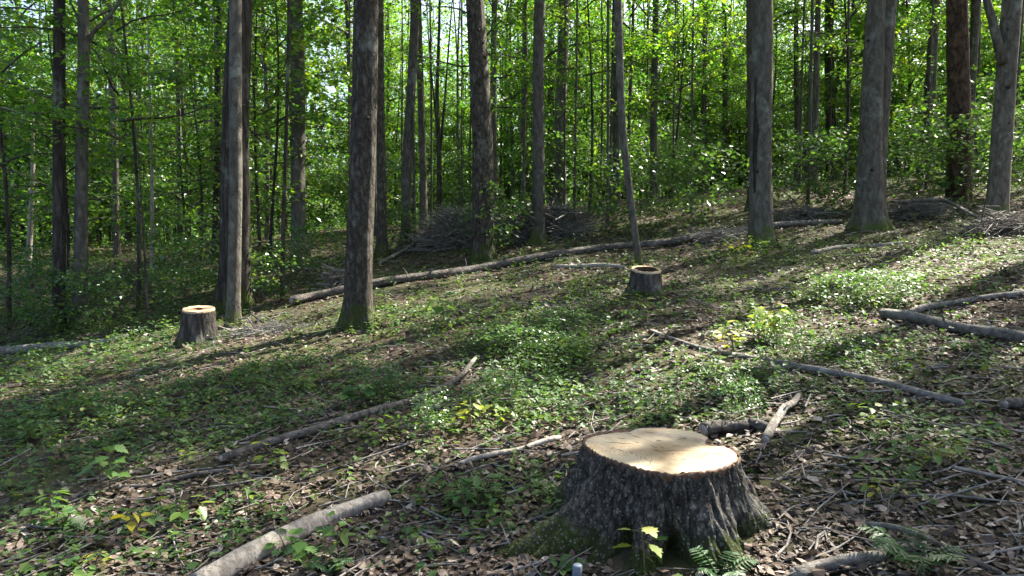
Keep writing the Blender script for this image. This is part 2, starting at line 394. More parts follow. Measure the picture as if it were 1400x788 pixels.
def groundmat():
    m, N, L = newmat('forest floor')
    tc = N.new('ShaderNodeTexCoord')
    def noise(s, d=6, r=.65, loc=(0, 0, 0)):
        mp = N.new('ShaderNodeMapping'); mp.inputs['Location'].default_value = loc; L.new(tc.outputs['Object'], mp.inputs[0])
        n = N.new('ShaderNodeTexNoise'); n.inputs['Scale'].default_value = s; n.inputs['Detail'].default_value = d; n.inputs['Roughness'].default_value = r
        L.new(mp.outputs[0], n.inputs[0]); return n
    a = noise(9, 8, .7)
    r = ramp(N, [(.25, (.022, .018, .014)), (.5, (.058, .046, .036)), (.75, (.125, .103, .082))]); L.new(a.outputs[0], r.inputs[0])
    v = N.new('ShaderNodeTexVoronoi'); v.inputs['Scale'].default_value = 17; L.new(tc.outputs['Object'], v.inputs[0])
    vr = ramp(N, [(0, (.5, .42, .35)), (1, (1.5, 1.4, 1.3))]); L.new(v.outputs[1], vr.inputs[0])
    mu = N.new('ShaderNodeMix'); mu.data_type = 'RGBA'; mu.blend_type = 'MULTIPLY'; mu.inputs[0].default_value = .8; L.new(r.outputs[0], mu.inputs[6]); L.new(vr.outputs[0], mu.inputs[7])
    g = noise(.55, 7, .68, (3, 8, 0))
    gr = ramp(N, [(.44, (0, 0, 0)), (.58, (.85, .85, .85))]); L.new(g.outputs[0], gr.inputs[0])
    mx = N.new('ShaderNodeMix'); mx.data_type = 'RGBA'; L.new(gr.outputs[0], mx.inputs[0]); L.new(mu.outputs[2], mx.inputs[6]); mx.inputs[7].default_value = (.045, .06, .018, 1)
    b = N.new('ShaderNodeBsdfPrincipled'); L.new(mx.outputs[2], b.inputs[0]); b.inputs['Roughness'].default_value = .95; b.inputs['Specular IOR Level'].default_value = .15
    bp = N.new('ShaderNodeBump'); bp.inputs['Strength'].default_value = .9; bp.inputs['Distance'].default_value = .03; L.new(a.outputs[0], bp.inputs['Height']); L.new(bp.outputs[0], b.inputs['Normal'])
    o = N.new('ShaderNodeOutputMaterial'); L.new(b.outputs[0], o.inputs[0])
    return m
M['ground'] = groundmat()

# ------------------------------------------------------------------ the ground
def build_ground():
    u = np.linspace(-1, 1, 420)
    xs = 10 * u + 130 * np.sign(u) * np.abs(u) ** 5
    q = np.linspace(0, 1, 420)
    ys = np.concatenate([np.linspace(-120, -1, 40)[:-1], -1 + 22 * q + 200 * q ** 5])
    X, Y = np.meshgrid(xs, ys)
    Z = ground_h(X, Y)
    nx, ny = len(xs), len(ys)
    i = np.arange(ny - 1)[:, None] * nx; j = np.arange(nx - 1)[None, :]
    f = np.stack([i + j, i + j + 1, i + nx + j + 1, i + nx + j], -1).reshape(-1, 4)
    mb = MB(); mb.add(np.stack([X, Y, Z], -1).reshape(-1, 3), f)
    o = mb.build('ground', M['ground'])
    tag(o, 'sloping forest floor of brown soil and old leaves', 'ground', None, 'structure')
build_ground()

# ------------------------------------------------------------------ crowns
def gen_crown(seed, z0, z1, R, nl, leafL, per, rise=(.1, .5), rc=(.3, .6), r0=.05, thick=.1, axis=None, kmax=4):
    """limbs mesh builder and leaf mesh builder of one crown, about the local Z axis"""
    g = np.random.default_rng(seed)
    lb, cb = MB(), MB()
    ctr, tin, rad = [], [], []
    for k in range(nl):
        t = (k + .5) / nl
        zb = z0 + (z1 - z0) * t * .9
        ln = R * (.5 + .5 * math.sin(math.pi * (t * .75 + .15))) * g.uniform(.7, 1.15)
        az = 2.39996 * k + g.uniform(-.5, .5)
        up = g.uniform(*rise)
        d = np.array([math.cos(az), math.sin(az)])
        s = np.linspace(0, 1, 6)
        wob = g.uniform(-.12, .12, 2)
        P = np.stack([d[0] * s * ln - d[1] * wob[0] * ln * s * s, d[1] * s * ln + d[0] * wob[0] * ln * s * s,
                      zb + ln * (up * s - .25 * up * s * s + .06 * np.sin(s * 5 + k))], -1)
        rb = r0 * (1 - .75 * t) * (.6 + .5 * ln / R)
        add_tube(lb, P, np.linspace(rb, .005, 6), 5, cap=False)
        for q in (.45, .7, .95):
            ctr.append(P[min(int(q * 5 + .5), 5)] + g.normal(0, .08, 3)); rad.append(g.uniform(*rc)); tin.append(g.uniform(.2, .75))
        for m_ in range(g.integers(2, kmax + 1)):
            q = g.uniform(.25, .9); b = P[0] * 0
            i = min(int(q * 5), 4); b = P[i] * (1 - (q * 5 - i)) + P[i + 1] * (q * 5 - i)
            a2 = az + g.choice([-1, 1]) * g.uniform(.5, 1.1); l2 = ln * g.uniform(.25, .5)
            e = b + np.array([math.cos(a2) * l2, math.sin(a2) * l2, l2 * g.uniform(-.1, .35)])
            add_tube(lb, np.array([b, (b + e) / 2 + g.normal(0, .04, 3), e]), [rb * .4, rb * .25, .004], 4, cap=False)
            for qq in (.55, 1.0):
                ctr.append(b * (1 - qq) + e * qq + g.normal(0, .07, 3)); rad.append(g.uniform(*rc)); tin.append(g.uniform(.2, .75))
    ctr = np.array(ctr); rad = np.array(rad); tin = np.array(tin)
    n = len(ctr) * per
    ci = np.repeat(np.arange(len(ctr)), per)
    rr = np.sqrt(g.random(n)) * rad[ci]; aa = g.random(n) * 6.283
    slope = g.normal(0, .22, (len(ctr), 2))
    off = np.stack([rr * np.cos(aa), rr * np.sin(aa)], -1)
    z = (off * slope[ci]).sum(-1) - .25 * rr ** 2 / rad[ci] + g.normal(0, thick, n)
    P = ctr[ci] + np.column_stack([off, z])
    L = leafL * g.uniform(.65, 1.25, n)
    add_leaves(cb, P, aa + g.normal(0, .8, n), g.normal(-.25, .35, n), g.normal(0, .4, n), L, L * g.uniform(.62, .9, n),
               np.clip(tin[ci] + g.normal(0, .14, n), 0, 1))
    return lb, cb

CANOPY, UNDER, BUSH = [], [], []
for s in range(5):
    lb, cb = gen_crown(100 + s, 9.0, 21.0, 3.9, 20, .14, 125, rise=(.35, .9), rc=(.45, .85), r0=.075, thick=.16)
    CANOPY.append((lb.mesh('limbs', M['bark_far']), cb.mesh('crown', M['leaf'], False)))
LIGHT, HIGH, LOOSE = [], [], []
for s in range(3):
    lb, cb = gen_crown(170 + s, 1.3, 7.4, 2.2, 20, .125, 12, rise=(.05, .4), rc=(.3, .6), r0=.028, thick=.06)
    LOOSE.append((lb.mesh('limbs', M['bark_far']), cb.mesh('crown', M['leaf'], False)))
for s in range(4):
    lb, cb = gen_crown(150 + s, 8.0, 21.0, 3.4, 18, .15, 34, rise=(.3, .9), rc=(.45, .85), r0=.07, thick=.16)
    LIGHT.append((lb.mesh('limbs', M['bark_far']), cb.mesh('crown', M['leaf'], False)))
for s in range(3):
    lb, cb = gen_crown(180 + s, 2.6, 8.6, 2.0, 17, (.10, .13, .15)[s], 19, rise=(.0, .4), rc=(.3, .6), r0=.03, thick=.06)
    HIGH.append((lb.mesh('limbs', M['bark_far']), cb.mesh('crown', M['leaf'], False)))
for s in range(5):
    lb, cb = gen_crown(200 + s, 1.1, 7.4, 2.1, 24, (.095, .115, .135, .10, .145)[s], 34, rise=(.05, .4), rc=(.28, .55), r0=.028, thick=.06)
    UNDER.append((lb.mesh('limbs', M['bark_far']), cb.mesh('crown', M['leaf'], False)))
for s in range(4):
    lb, cb = gen_crown(300 + s, .15, 1.5, .75, 11, .095, 9, rise=(.3, .9), rc=(.14, .28), r0=.010, thick=.05, kmax=3)
    BUSH.append((lb.mesh('stems', M['bark_far']), cb.mesh('foliage', M['leaf_cool'], False)))

# ------------------------------------------------------------------ trunks
def trunk_mesh(P, R, mat, k=26, seed=0, flare=.55, ridges=.05, nroot=5, knots=0):
    """tapered trunk along P (local, base at the origin) with root flare and bark ridges"""
    g = np.random.default_rng(seed)
    P = np.asarray(P, float); z = P[:, 2]
    ph, ph2 = g.uniform(0, 6.28, 2)
    def disp(th, i):
        zz = z[i.ravel()][:, None]
        e = np.exp(-np.clip(zz, 0, 99) / .22)
        fl = 1 + flare * e * (1 + .55 * np.cos(nroot * th + ph) + .3 * np.cos((nroot - 2) * th + ph2))
        c, s_ = np.cos(th), np.sin(th)
        rg = ridges * vn3(c * 4.5 + seed, s_ * 4.5 + 0 * zz, zz * 1.3 + 0 * th) + ridges * .8 * vn3(c * 2 + 0 * zz, s_ * 2 + seed + 0 * zz, zz * .45 + 0 * th)
        return fl + rg
    mb = MB(); add_tube(mb, P, R, k, disp)
    return mb.mesh('trunk', mat)

def knot_mesh(P, R, n, seed):
    """dark branch scars on the bark, joined"""
    g = np.random.default_rng(seed + 900); mb = MB()
    for _ in range(n):
        i = g.integers(8, int(len(P) * .62)); a = g.uniform(-2.9, -.2); q = g.random()
        c0 = P[i] * (1 - q) + P[i + 1] * q
        d = np.array([math.cos(a), math.sin(a), .1]); r = R[i] * g.uniform(.12, .26)
        c = c0 + d * R[i] * .93
        S = np.array([c, c + d * R[i] * .085, c + d * R[i] * .10])
        add_tube(mb, S, [r, r * .8, r * .3], 7)
    return mb.mesh('knots', M['scar'])

def zlevels(H, n):
    q = np.linspace(0, 1, n)
    return -.25 + (H + .25) * (.25 * q + .75 * q ** 2.2)

def main_tree(label, pts, wb, wt, mat, H=19, crown=None, cs=1.0, flare=.55, k=26, seed=1, cat='tree', crot=0, knots=0, ridges=.05, name='forest_tree', limbs=(), Yoff=0, sink=0.0, coff=(0, 0), dense=False, scar=None):
    """a tree drawn through photo pixels: pts from base to the top of the frame; wb / wt pixel widths there"""
    b = at(*pts[0])
    if Yoff:
        Y = b[1] + Yoff; p = at_y(pts[0][0], pts[0][1], Y); b = np.array([p[0], Y, float(ground_h(p[0], Y))])
    Y = b[1]
    W = [at_y(px, py, Y) for px, py in pts]
    W[0] = b
    ztop = W[-1][2] - b[2]
    L = [p - b for p in W]
    L[0] = np.zeros(3)
    d = L[-1] - L[-2]
    d = d / max(d[2], .1)
    for f_ in (.4, .7, 1.0):
        hz = ztop + (H - ztop) * f_
        L.append(np.array([L[-1][0] + d[0] * (hz - L[-1][2]) * .6, 0, hz]))
    base = L[0] - np.array([0, 0, .3]) - (L[1] - L[0]) * 0
    zs = np.array([l[2] for l in [base] + L]); xs = np.array([l[0] for l in [base] + L])
    z = zlevels(H, 60)
    z[0] = -.3
    x = np.interp(z, zs, xs)
    g = np.random.default_rng(seed)
    ker = np.ones(5) / 5
    x2 = np.convolve(np.pad(x, 2, 'edge'), ker, 'valid')
    y = .05 * np.sin(z * .5 + seed) * np.clip(z, 0, 3) / 3
    P = np.stack([x2 + .02 * np.sin(z * .9 + seed * 2) * np.clip(z, 0, 2) / 2, y, z], -1)
    dist = Y / math.cos(0)
    rb, rt = wb * Y / F / 2, wt * Y / F / 2
    R = np.interp(z, [0, max(ztop, .5), H], [rb, rt, rt * .25])
    root = thing(name, label, cat, b)
    t = link('trunk', trunk_mesh(P, R, mat, k, seed, flare, ridges, 5), root)
    if knots: link('knots', knot_mesh(P, R, knots, seed), root)['kind'] = 'stuff'
    if scar:                                       # long dark scar down the left front of the trunk
        n_ = 40; zz = np.linspace(scar[0], scar[1], n_); cx_ = np.interp(zz, z, P[:, 0]); cy_ = np.interp(zz, z, P[:, 1]); r_ = np.interp(zz, z, R) * 1.0
        wd = .75 * np.sin(np.linspace(.15, 3.0, n_)) ** .6 * (.8 + .3 * vn2(zz * 4, zz * 0))
        V_ = []
        for q in np.linspace(-.5, .5, 9):
            a_ = math.radians(215) + q * wd + .12 * vn2(zz * 2, zz * 0 + 3)
            ro = r_ * (1.02 + .035 * (1 - (2 * q) ** 2) + .02 * vn2(zz * 7, zz * 0 + q * 5)) - .03 * (abs(q) > .49)
            V_.append(np.stack([cx_ + ro * np.cos(a_), cy_ + ro * np.sin(a_), zz], -1))
        V_ = np.array(V_); i_ = np.arange(8)[:, None] * n_; j_ = np.arange(n_ - 1)[None, :]
        mb = MB(); mb.add(V_.reshape(-1, 3), np.stack([i_ + j_, i_ + j_ + 1, i_ + n_ + j_ + 1, i_ + n_ + j_], -1).reshape(-1, 4)[:, ::-1]); mb.build('bark_scar', M['scar'], root)
    top = P[-1]
    for (lp, lw) in limbs:                        # limbs seen in the photo, in pixels
        Q = [at_y(px, py, Y - .02) - b for px, py in lp]
        e = Q[-1] + (Q[-1] - Q[-2]) * 2.2 + np.array([0, .2, .4])
        S = spline(Q + [e], 14)
        mb = MB(); add_tube(mb, S, np.linspace(lw * Y / F / 2, lw * Y / F / 6, 14), 10)
        mb.build('limb', mat, root)
    if crown is not None:
        lm, cm = CANOPY[crown % 5] if dense else LIGHT[crown % 4]
        for nm, me in (('limbs', lm), ('crown', cm)):
            o = link(nm, me, root)
            o.location = (float(np.interp(13, z, P[:, 0])) + coff[0], float(np.interp(13, z, P[:, 1])) + coff[1], (H - 19) * .9)
            o.rotation_euler = (0, 0, crot); o.scale = (cs, cs, 1)
    return root

TREES = [
 # label, pixels base->top, width base, width top, material, options
 ('slim dark trunk, leftmost of the two standing at the left edge', [(79, 452), (81, 230), (82, 0)], 17, 14, 'bark_dark', dict(crown=0, cs=.5, H=17, seed=1, k=18, flare=.3)),
 ('grey trunk right of the leftmost one, forking near the top of the photo', [(110, 446), (112, 230), (116, 22), (115, 0)], 19, 13, 'bark_grey', dict(crown=1, cs=.5, H=16, seed=2, k=18, flare=.3, limbs=[([(118, 62), (130, 42), (150, 22)], 6), ([(112, 40), (101, 12), (96, 0)], 4)])),
 ('smooth grey trunk standing close in front of a thicker dark trunk', [(319, 446), (322, 220), (325, 0)], 18, 15, 'bark_grey', dict(crown=2, cs=.5, seed=3, k=24, flare=.25)),
 ('thick dark furrowed trunk half hidden behind a smooth grey one', [(320, 424), (323, 220), (329, 0)], 42, 31, 'bark_dark', dict(crown=3, cs=.5, seed=4, k=26, flare=.45)),
 ('pale grey trunk with a sunlit right edge and leafy sprays, left of the big trunk', [(409, 358), (408, 180), (402, 0)], 20, 18, 'bark_grey', dict(crown=4, cs=.5, seed=5, k=18)),
 ('largest brown trunk left of centre with mossy flaring roots', [(490, 447), (491, 320), (494, 200), (500, 0)], 38, 32, 'bark_brown', dict(crown=1, crot=1, H=20, seed=6, k=44, flare=.42, knots=16)),
 ('slender trunk just right of the largest brown trunk', [(522, 350), (521, 200), (519, 0)], 14, 11, 'bark_brown', dict(crown=2, crot=2, cs=.8, seed=7, k=16)),
 ('thin grey trunk with leaning top, second to the right of the largest brown trunk', [(555, 340), (558, 200), (568, 0)], 14, 12, 'bark_grey', dict(crown=3, crot=4, cs=.8, seed=8, k=16)),
 ('dark reddish brown trunk with many knots and a leafy sprout at its foot', [(661, 356), (659, 200), (650, 0)], 30, 24, 'bark_brown', dict(crown=4, crot=1.5, seed=9, k=36, flare=.3, knots=40)),
 ('upright grey brown trunk in the middle, between the knotty trunk and the curved one', [(735, 332), (736, 180), (739, 0)], 17, 15, 'bark_grey', dict(crown=0, crot=3, cs=.85, seed=10, k=20, knots=5)),
 ('blotchy trunk with a bright leafy spray across it, behind the middle brush', [(765, 300), (766, 180), (771, 0)], 17, 14, 'bark_grey', dict(crown=2, crot=.6, cs=.8, seed=11, k=16, Yoff=4)),
 ('curved trunk bending down right to the hollow stump in the middle', [(874, 362), (866, 300), (857, 235), (849, 170), (846, 80), (845, 0)], 9, 11, 'bark_grey', dict(crown=1, crot=5, cs=.8, seed=12, k=20, flare=.2)),
 ('straight slim trunk behind the curved trunk', [(842, 305), (842, 180), (842, 0)], 11, 9, 'bark_far', dict(crown=3, crot=2.5, cs=.7, seed=13, k=14, Yoff=3)),
 ('slim trunk with dark upper part, right of the curved trunk', [(894, 300), (895, 150), (895, 0)], 11, 8, 'bark_far', dict(crown=4, crot=3.3, cs=.7, seed=14, k=14, Yoff=3)),
 ('sturdy grey trunk with a dark scar and white lit right edge, right of centre', [(1041, 333), (1040, 180), (1040, 0)], 31, 26, 'bark_grey', dict(crown=0, crot=.8, cs=.42, coff=(.3, -.4), seed=15, dense=True, knots=5, scar=(.9, 2.9), k=34, flare=.3)),
 ('dim trunk showing along the left side of the scarred grey trunk', [(1027, 318), (1026, 150), (1026, 0)], 11, 10, 'bark_far', dict(crown=None, seed=16, k=14, Yoff=3)),
 ('flaking red brown trunk near the right edge', [(1311, 278), (1311, 140), (1309, 0)], 30, 25, 'bark_red', dict(crown=2, crot=5.2, cs=.5, seed=18, dense=True, k=32, flare=.2, knots=10, ridges=.09)),
 ('pale grey leaning trunk at the right edge with a limb forking left', [(1362, 303), (1372, 150), (1387, 0)], 27, 24, 'bark_grey', dict(crown=3, crot=.3, cs=.36, coff=(-.5, .65), seed=19, dense=True, knots=12, k=28, flare=.2, limbs=[([(1371, 88), (1362, 50), (1349, 0)], 13)])),
 ('grey trunk between the twin trunk and the red brown trunk', [(1272, 262), (1275, 130), (1279, 0)], 13, 10, 'bark_grey', dict(crown=4, crot=1.1, cs=.6, seed=20, k=14, Yoff=5)),
 ('black thin stem beside the pale trunk, left of the largest brown trunk', [(386, 412), (388, 300), (391, 180), (394, 60), (395, 0)], 6, 4, 'bark_dark', dict(crown=None, H=8, seed=21, k=10, flare=.1)),
 ('dim narrow trunk right behind the knotty reddish trunk', [(676, 320), (674, 180), (677, 0)], 10, 8, 'bark_far', dict(crown=1, crot=2.2, cs=.7, seed=22, k=12, Yoff=5)),
 ('forked dark sapling trunk between the leaning grey trunk and the knotty trunk', [(601, 320), (601, 215), (598, 130), (600, 0)], 8, 3, 'bark_dark', dict(crown=None, H=9, seed=23, k=12, Yoff=5, limbs=[([(601, 215), (606, 160), (610, 110)], 4), ([(600, 200), (594, 140), (590, 100)], 3)])),
 ('thin dark trunk in the wood, left of the scarred grey trunk', [(991, 262), (991, 130), (991, 0)], 9, 6, 'bark_dark', dict(crown=2, crot=2.9, cs=.65, seed=24, k=12, Yoff=6)),
 ('thin straight trunk in the wood, just right of the scarred grey trunk', [(1089, 270), (1089, 130), (1090, 0)], 8, 6, 'bark_far', dict(crown=0, crot=4.2, cs=.65, seed=25, k=12, Yoff=6)),
 ('dim trunk with a side fork, left of the twin trunk', [(1137, 268), (1136, 130), (1132, 0)], 15, 10, 'bark_dark', dict(crown=3, crot=1.2, cs=.7, seed=26, k=14, Yoff=8, limbs=[([(1137, 150), (1148, 90), (1160, 40)], 5)])),
 ('dark thin trunk right behind the red brown trunk', [(1331, 268), (1329, 130), (1330, 0)], 10, 9, 'bark_dark', dict(crown=None, seed=27, k=12, Yoff=4)),
 ('whitish slim trunk low in the foliage, left of the sawn stump at left', [(209, 402), (208, 330), (207, 180)], 6, 4, 'wood_pale', dict(crown=None, H=6, seed=28, k=10, Yoff=2, flare=.1)),
 ('thin bare sapling stem left of the sawn stump at left', [(202, 452), (199, 370), (196, 300)], 4, 2.5, 'bark_dark', dict(crown=None, H=3, seed=29, k=8, flare=.1)),
 ('mid grey trunk in the wood, between the knotty trunk and the middle trunk', [(716, 300), (716, 150), (718, 0)], 9, 7, 'bark_far', dict(crown=4, crot=4.8, cs=.65, seed=30, k=12, Yoff=7)),
 ('pale broken trunk standing in the foliage far left', [(40, 405), (41, 330), (43, 250)], 8, 6, 'wood_pale', dict(crown=None, H=4.5, seed=31, k=10, Yoff=3, flare=.2)),
 ('slim trunk left of the pale grey trunk, in deep shade', [(295, 395), (297, 200), (300, 0)], 10, 8, 'bark_dark', dict(crown=0, crot=3.9, cs=.7, seed=32, k=12, Yoff=4)),
]
for lab, pts, wb, wt, mt, kw in TREES:
    main_tree(lab, pts, wb, wt, M[mt], **kw)

def twin_tree():
    b = at(1189, 312); Y = b[1]
    root = thing('forest_tree', 'thick grey trunk of two stems grown together, right of centre', 'tree', b)
    s = Y / F
    z = zlevels(20, 64); z[0] = -.3
    for q, (xb, x1, xt, wb, wm, wt) in enumerate([(1187, 1185, 1187, 38, 30, 23), (1191, 1195, 1206, 36, 29, 22)]):
        px = np.interp(z, [0, 1.6, 4.6, 20], [xb, x1, xt, xt + (xt - x1) * 1.5])
        P = np.stack([(px - 1189) * s, np.full_like(z, -.02 + .07 * q), z], -1)
        R = np.interp(z, [0, 1.6, 4.6, 20], [wb, wm, wt, 6]) * s / 2
        link('trunk', trunk_mesh(P, R, M['bark_grey'], 34, 41 + q, .4 if q == 0 else .5, .05, 5), root)
        link('knots', knot_mesh(P, R, 9, 41 + q), root)['kind'] = 'stuff'
    lm, cm = CANOPY[1]
    for nm, me in (('limbs', lm), ('crown', cm)):
        o = link(nm, me, root, (0, 0, 1)); o.rotation_euler = (0, 0, 3.7); o.scale = (.5, .5, 1)
twin_tree()

# ------------------------------------------------------------------ background trees
POLE = []
for s in range(4):
    z = zlevels(15, 26); z[0] = -.3
    P = np.stack([.10 * np.sin(z * .35 + s) * z / 6, .08 * np.cos(z * .4 + s * 2) * z / 6, z], -1)
    POLE.append(trunk_mesh(P, np.interp(z, [0, 6, 15], [.085, .065, .02]), M['bark_far'], 9, 60 + s, .35))
UPOLE = []
for s in range(3):
    z = zlevels(7.6, 18); z[0] = -.2
    P = np.stack([.12 * np.sin(z * .6 + s), .12 * np.cos(z * .5 + s * 2) - .12, z], -1)
    UPOLE.append(trunk_mesh(P, np.interp(z, [0, 7.6], [.04, .008]), M['bark_dark'], 7, 70 + s, .2))

def copy_tree(x, y, parts, label, cat, group, name, sc=1.0, rz=0., sxy=None):
    root = thing(name, label, cat, (x, y, float(ground_h(x, y))), group)
    root.rotation_euler = (0, 0, rz); root.scale = (sxy or sc, sxy or sc, sc)
    for nm, me in parts: link(nm, me, root)
    return root

def zone(x, y):
    a = x / y
    return 'left' if a < -.22 else ('middle' if a < .25 else 'right')

MARKS = [(112, 'forking grey trunk'), (322, 'dark furrowed trunk'), (494, 'largest brown trunk'), (656, 'knotty reddish trunk'), (737, 'middle trunk'), (849, 'curved trunk'), (1041, 'scarred grey trunk'),
         (1190, 'twin trunk'), (1310, 'red brown trunk')]
def between(x, y, z=3.0):
    px = 700 + F * x / y
    k = sum(px > m[0] for m in MARKS)
    if k == 0: return 'left of the ' + MARKS[0][1]
    if k == len(MARKS): return 'right of the ' + MARKS[-1][1]
    return 'between the %s and the %s' % (MARKS[k - 1][1], MARKS[k][1])

g = np.random.default_rng(21)
placed = []
def spot(y0, y1, amax, dmin, tries=60, thin=False):
    for _ in range(tries):
        y = math.sqrt(g.uniform(y0 * y0, y1 * y1)); a = g.uniform(-amax, amax)
        x = a * y
        if thin and (y < 29 and -.55 < a < -.06 or y < 24.5): continue             # an opening where one sees deep into the wood
        if abs(a + .243) < .022 and y > 17: continue                 # the gap of sky in the upper left
        if all((x - px) ** 2 + (y - py) ** 2 > dmin * dmin for px, py in placed):
            placed.append((x, y)); return x, y
    return None
for i in range(105):                                                   # slim trunks of the wood behind
    p = spot(18.5, 48, .82, 1.0)
    if not p: continue
    lm, cm = LIGHT[i % 4]
    k = i % 4
    root = copy_tree(p[0], p[1], [('trunk', POLE[k])], 'far slim trunk ' + between(*p),
                     'tree', 'slim trunks of the wood behind', 'background_tree', g.uniform(.85, 1.25), g.uniform(0, 6.28))
    if i % 6 != 0 and (p[0] / p[1] > -.12 or i % 3):
        for nm, me in (('limbs', lm), ('crown', cm)):
            o = link(nm, me, root, (0, 0, -2.5)); o.scale = (.72, .72, .9)
for i in range(80):                                                   # the thinnest stems between them
    p = spot(20, 44, .82, .75)
    if not p: continue
    copy_tree(p[0], p[1], [('trunk', POLE[i % 4])], 'far thin stem ' + between(*p), 'tree', 'thin stems of the wood behind', 'background_tree', g.uniform(.7, 1.0), g.uniform(0, 6.28), g.uniform(.35, .65))
for i in range(26):                                                   # and a few nearer ones in front of the leaves
    p = spot(16.8, 21, .62, 1.0)
    if not p or p[0] < -3: continue
    copy_tree(p[0], p[1], [('trunk', POLE[i % 4])], 'thin stem before the leaves ' + between(*p), 'tree', 'thin stems of the wood behind', 'background_tree', g.uniform(.7, 1.0), g.uniform(0, 6.28), g.uniform(.28, .5))
placed = []
for i in range(120):                                                   # leafy young trees
    p = spot(22, 48, .84, 1.5, thin=True)
    if not p: continue
    lm, cm = UNDER[i % 5]
    copy_tree(p[0], p[1], [('trunk', UPOLE[i % 3]), ('limbs', lm), ('crown', cm)],
              'far leafy young tree ' + between(*p),
              'tree', 'leafy young trees of the wood behind', 'young_tree', g.uniform(.75, 1.35), g.uniform(0, 6.28))
# leafy trees close on the left, where foliage hides the wood
for i, (x, y, s, lab) in enumerate([(-9.4, 15.6, .9, 'leafy young tree filling the left edge behind the two slim trunks'),
                                    (-7.6, 17.6, .95, 'leafy young tree between the forking trunk and the sawn stump at left'),
                                    (-11.5, 14.8, 1.1, 'leafy young tree cut off by the left edge of the photo'),
                                    (-8.3, 19.0, .9, 'small leafy tree left of the thick dark trunk'),
                                    (-5.6, 17.0, 1.0, 'leafy young tree just left behind the pale grey trunk')]):
    lm, cm = LOOSE[i % 3]
    copy_tree(x, y, [('trunk', UPOLE[i % 3]), ('limbs', lm), ('crown', cm)], lab, 'tree', None, 'young_tree', s, i * 1.3)
placed = []
for i in range(58):                                                   # bushes under the trees of the wood
    p = spot(19, 36, .82, 1.2)
    if not p: continue
    copy_tree(p[0], p[1], list(zip(('stems', 'foliage'), BUSH[i % 4])), 'far leafy bush ' + between(*p),
              'shrub', 'bushes under the trees behind', 'shrub', g.uniform(1.1, 2.0), g.uniform(0, 6.28))
for i, (x, y, s, lab) in enumerate([(-8.9, 13.0, 1.0, 'slender tree with layered leafy branches left of the leftmost dark trunk'),
                                    (-6.6, 12.6, .95, 'slender tree with layered leafy branches right of the forking grey trunk'),
                                    (-5.2, 16.4, 1.0, 'slender tree spreading leaves left of the thick dark trunk'),
                                    (-.9, 17.6, 1.0, 'slender tree spreading leaves left of the knotty reddish trunk'),
                                    (1.7, 18.2, 1.0, 'slender tree with a bright spray of leaves right of the middle trunk'),
                                    (4.2, 19.0, .95, 'slender tree spreading leaves left of the scarred grey trunk'),
                                    (8.2, 18.4, 1.0, 'slender tree spreading leaves left of the red brown trunk')]):
    copy_tree(x, y, [('trunk', UPOLE[i % 3])] + list(zip(('limbs', 'crown'), HIGH[i % 3])), lab, 'tree', None, 'young_tree', s, i * 1.9)
# unseen trees added outside the frame, their crowns placed to shade the slope
for i, (x, y, s) in enumerate([(11.7, 10.3, .42), (13.6, 9.2, .75), (11.4, 5.6, .8), (16.6, 12.4, .6), (18.0, 9.5, .8), (9.4, 1.0, .8), (8.7, 9.97, .55), (17.2, 17.0, .25), (18.2, 15.7, .3), (15.9, 20.0, .25), (19.6, 17.2, .3), (7.9, 10.5, .36)]):
    z = zlevels(19, 30); z[0] = -.3
    P = np.stack([0 * z, 0 * z, z], -1)
    root = thing('forest_tree', 'unseen tall tree added beyond the right edge to shade the slope', 'tree', (x, y, float(ground_h(x, y))), 'added shade trees beyond the right edge')
    link('trunk', trunk_mesh(P, np.interp(z, [0, 19], [.2, .04]), M['bark_grey'], 16, 90 + i), root)
    for nm, me in zip(('limbs', 'crown'), LIGHT[i % 4] if i >= 10 else CANOPY[i % 5]):
        o = link(nm, me, root); o.rotation_euler = (0, 0, i * 1.7); o.scale = (s, s, 1)

def distant_woods():
    g = np.random.default_rng(5)
    fb, tb = MB(), MB()
    n = 8200
    y = np.sqrt(g.uniform(44 ** 2, 85 ** 2, n)); a = g.uniform(-.95, .95, n); x = a * y
    gap = np.abs(a + .243) < .022
    zc = ground_h(x, y) + g.uniform(.5, 1, n) * np.where(gap, 11, 22) * np.where(np.arange(n) % 4 == 0, .22, 1) * g.random(n) ** .95
    per = 40; m = n * per; ci = np.repeat(np.arange(n), per)
    rr = np.sqrt(g.random(m)) * g.uniform(.9, 1.9, n)[ci]; aa = g.random(m) * 6.283
    P = np.stack([x[ci] + rr * np.cos(aa), y[ci] + rr * np.sin(aa), zc[ci] + g.normal(0, .3, m) - .12 * rr], -1)
    L = g.uniform(.2, .38, m)
    add_leaves(fb, P, aa, g.normal(-.2, .4, m), g.normal(0, .45, m), L, L * .75, np.clip(g.uniform(.2, .8, n)[ci] + g.normal(0, .15, m), 0, 1))
    o = fb.build('distant_foliage', M['leaf'], None, False); tag(o, 'green foliage of the far wood closing the view', 'foliage', None, 'stuff')
    for i in range(150):
        yy = math.sqrt(g.uniform(46 ** 2, 84 ** 2)); xx = g.uniform(-.95, .95) * yy; h0 = float(ground_h(xx, yy))
        r = g.uniform(.07, .17); q = g.normal(0, .3, 2)
        add_tube(tb, np.array([[xx, yy, h0 - .3], [xx + q[0] * .5, yy, h0 + 8], [xx + q[0], yy + q[1], h0 + 18]]), [r, r * .75, r * .3], 6, cap=False)
    o = tb.build('distant_trunks', M['bark_far']); tag(o, 'thin trunks of the far wood seen between leaves', 'trees', None, 'stuff')
distant_woods()

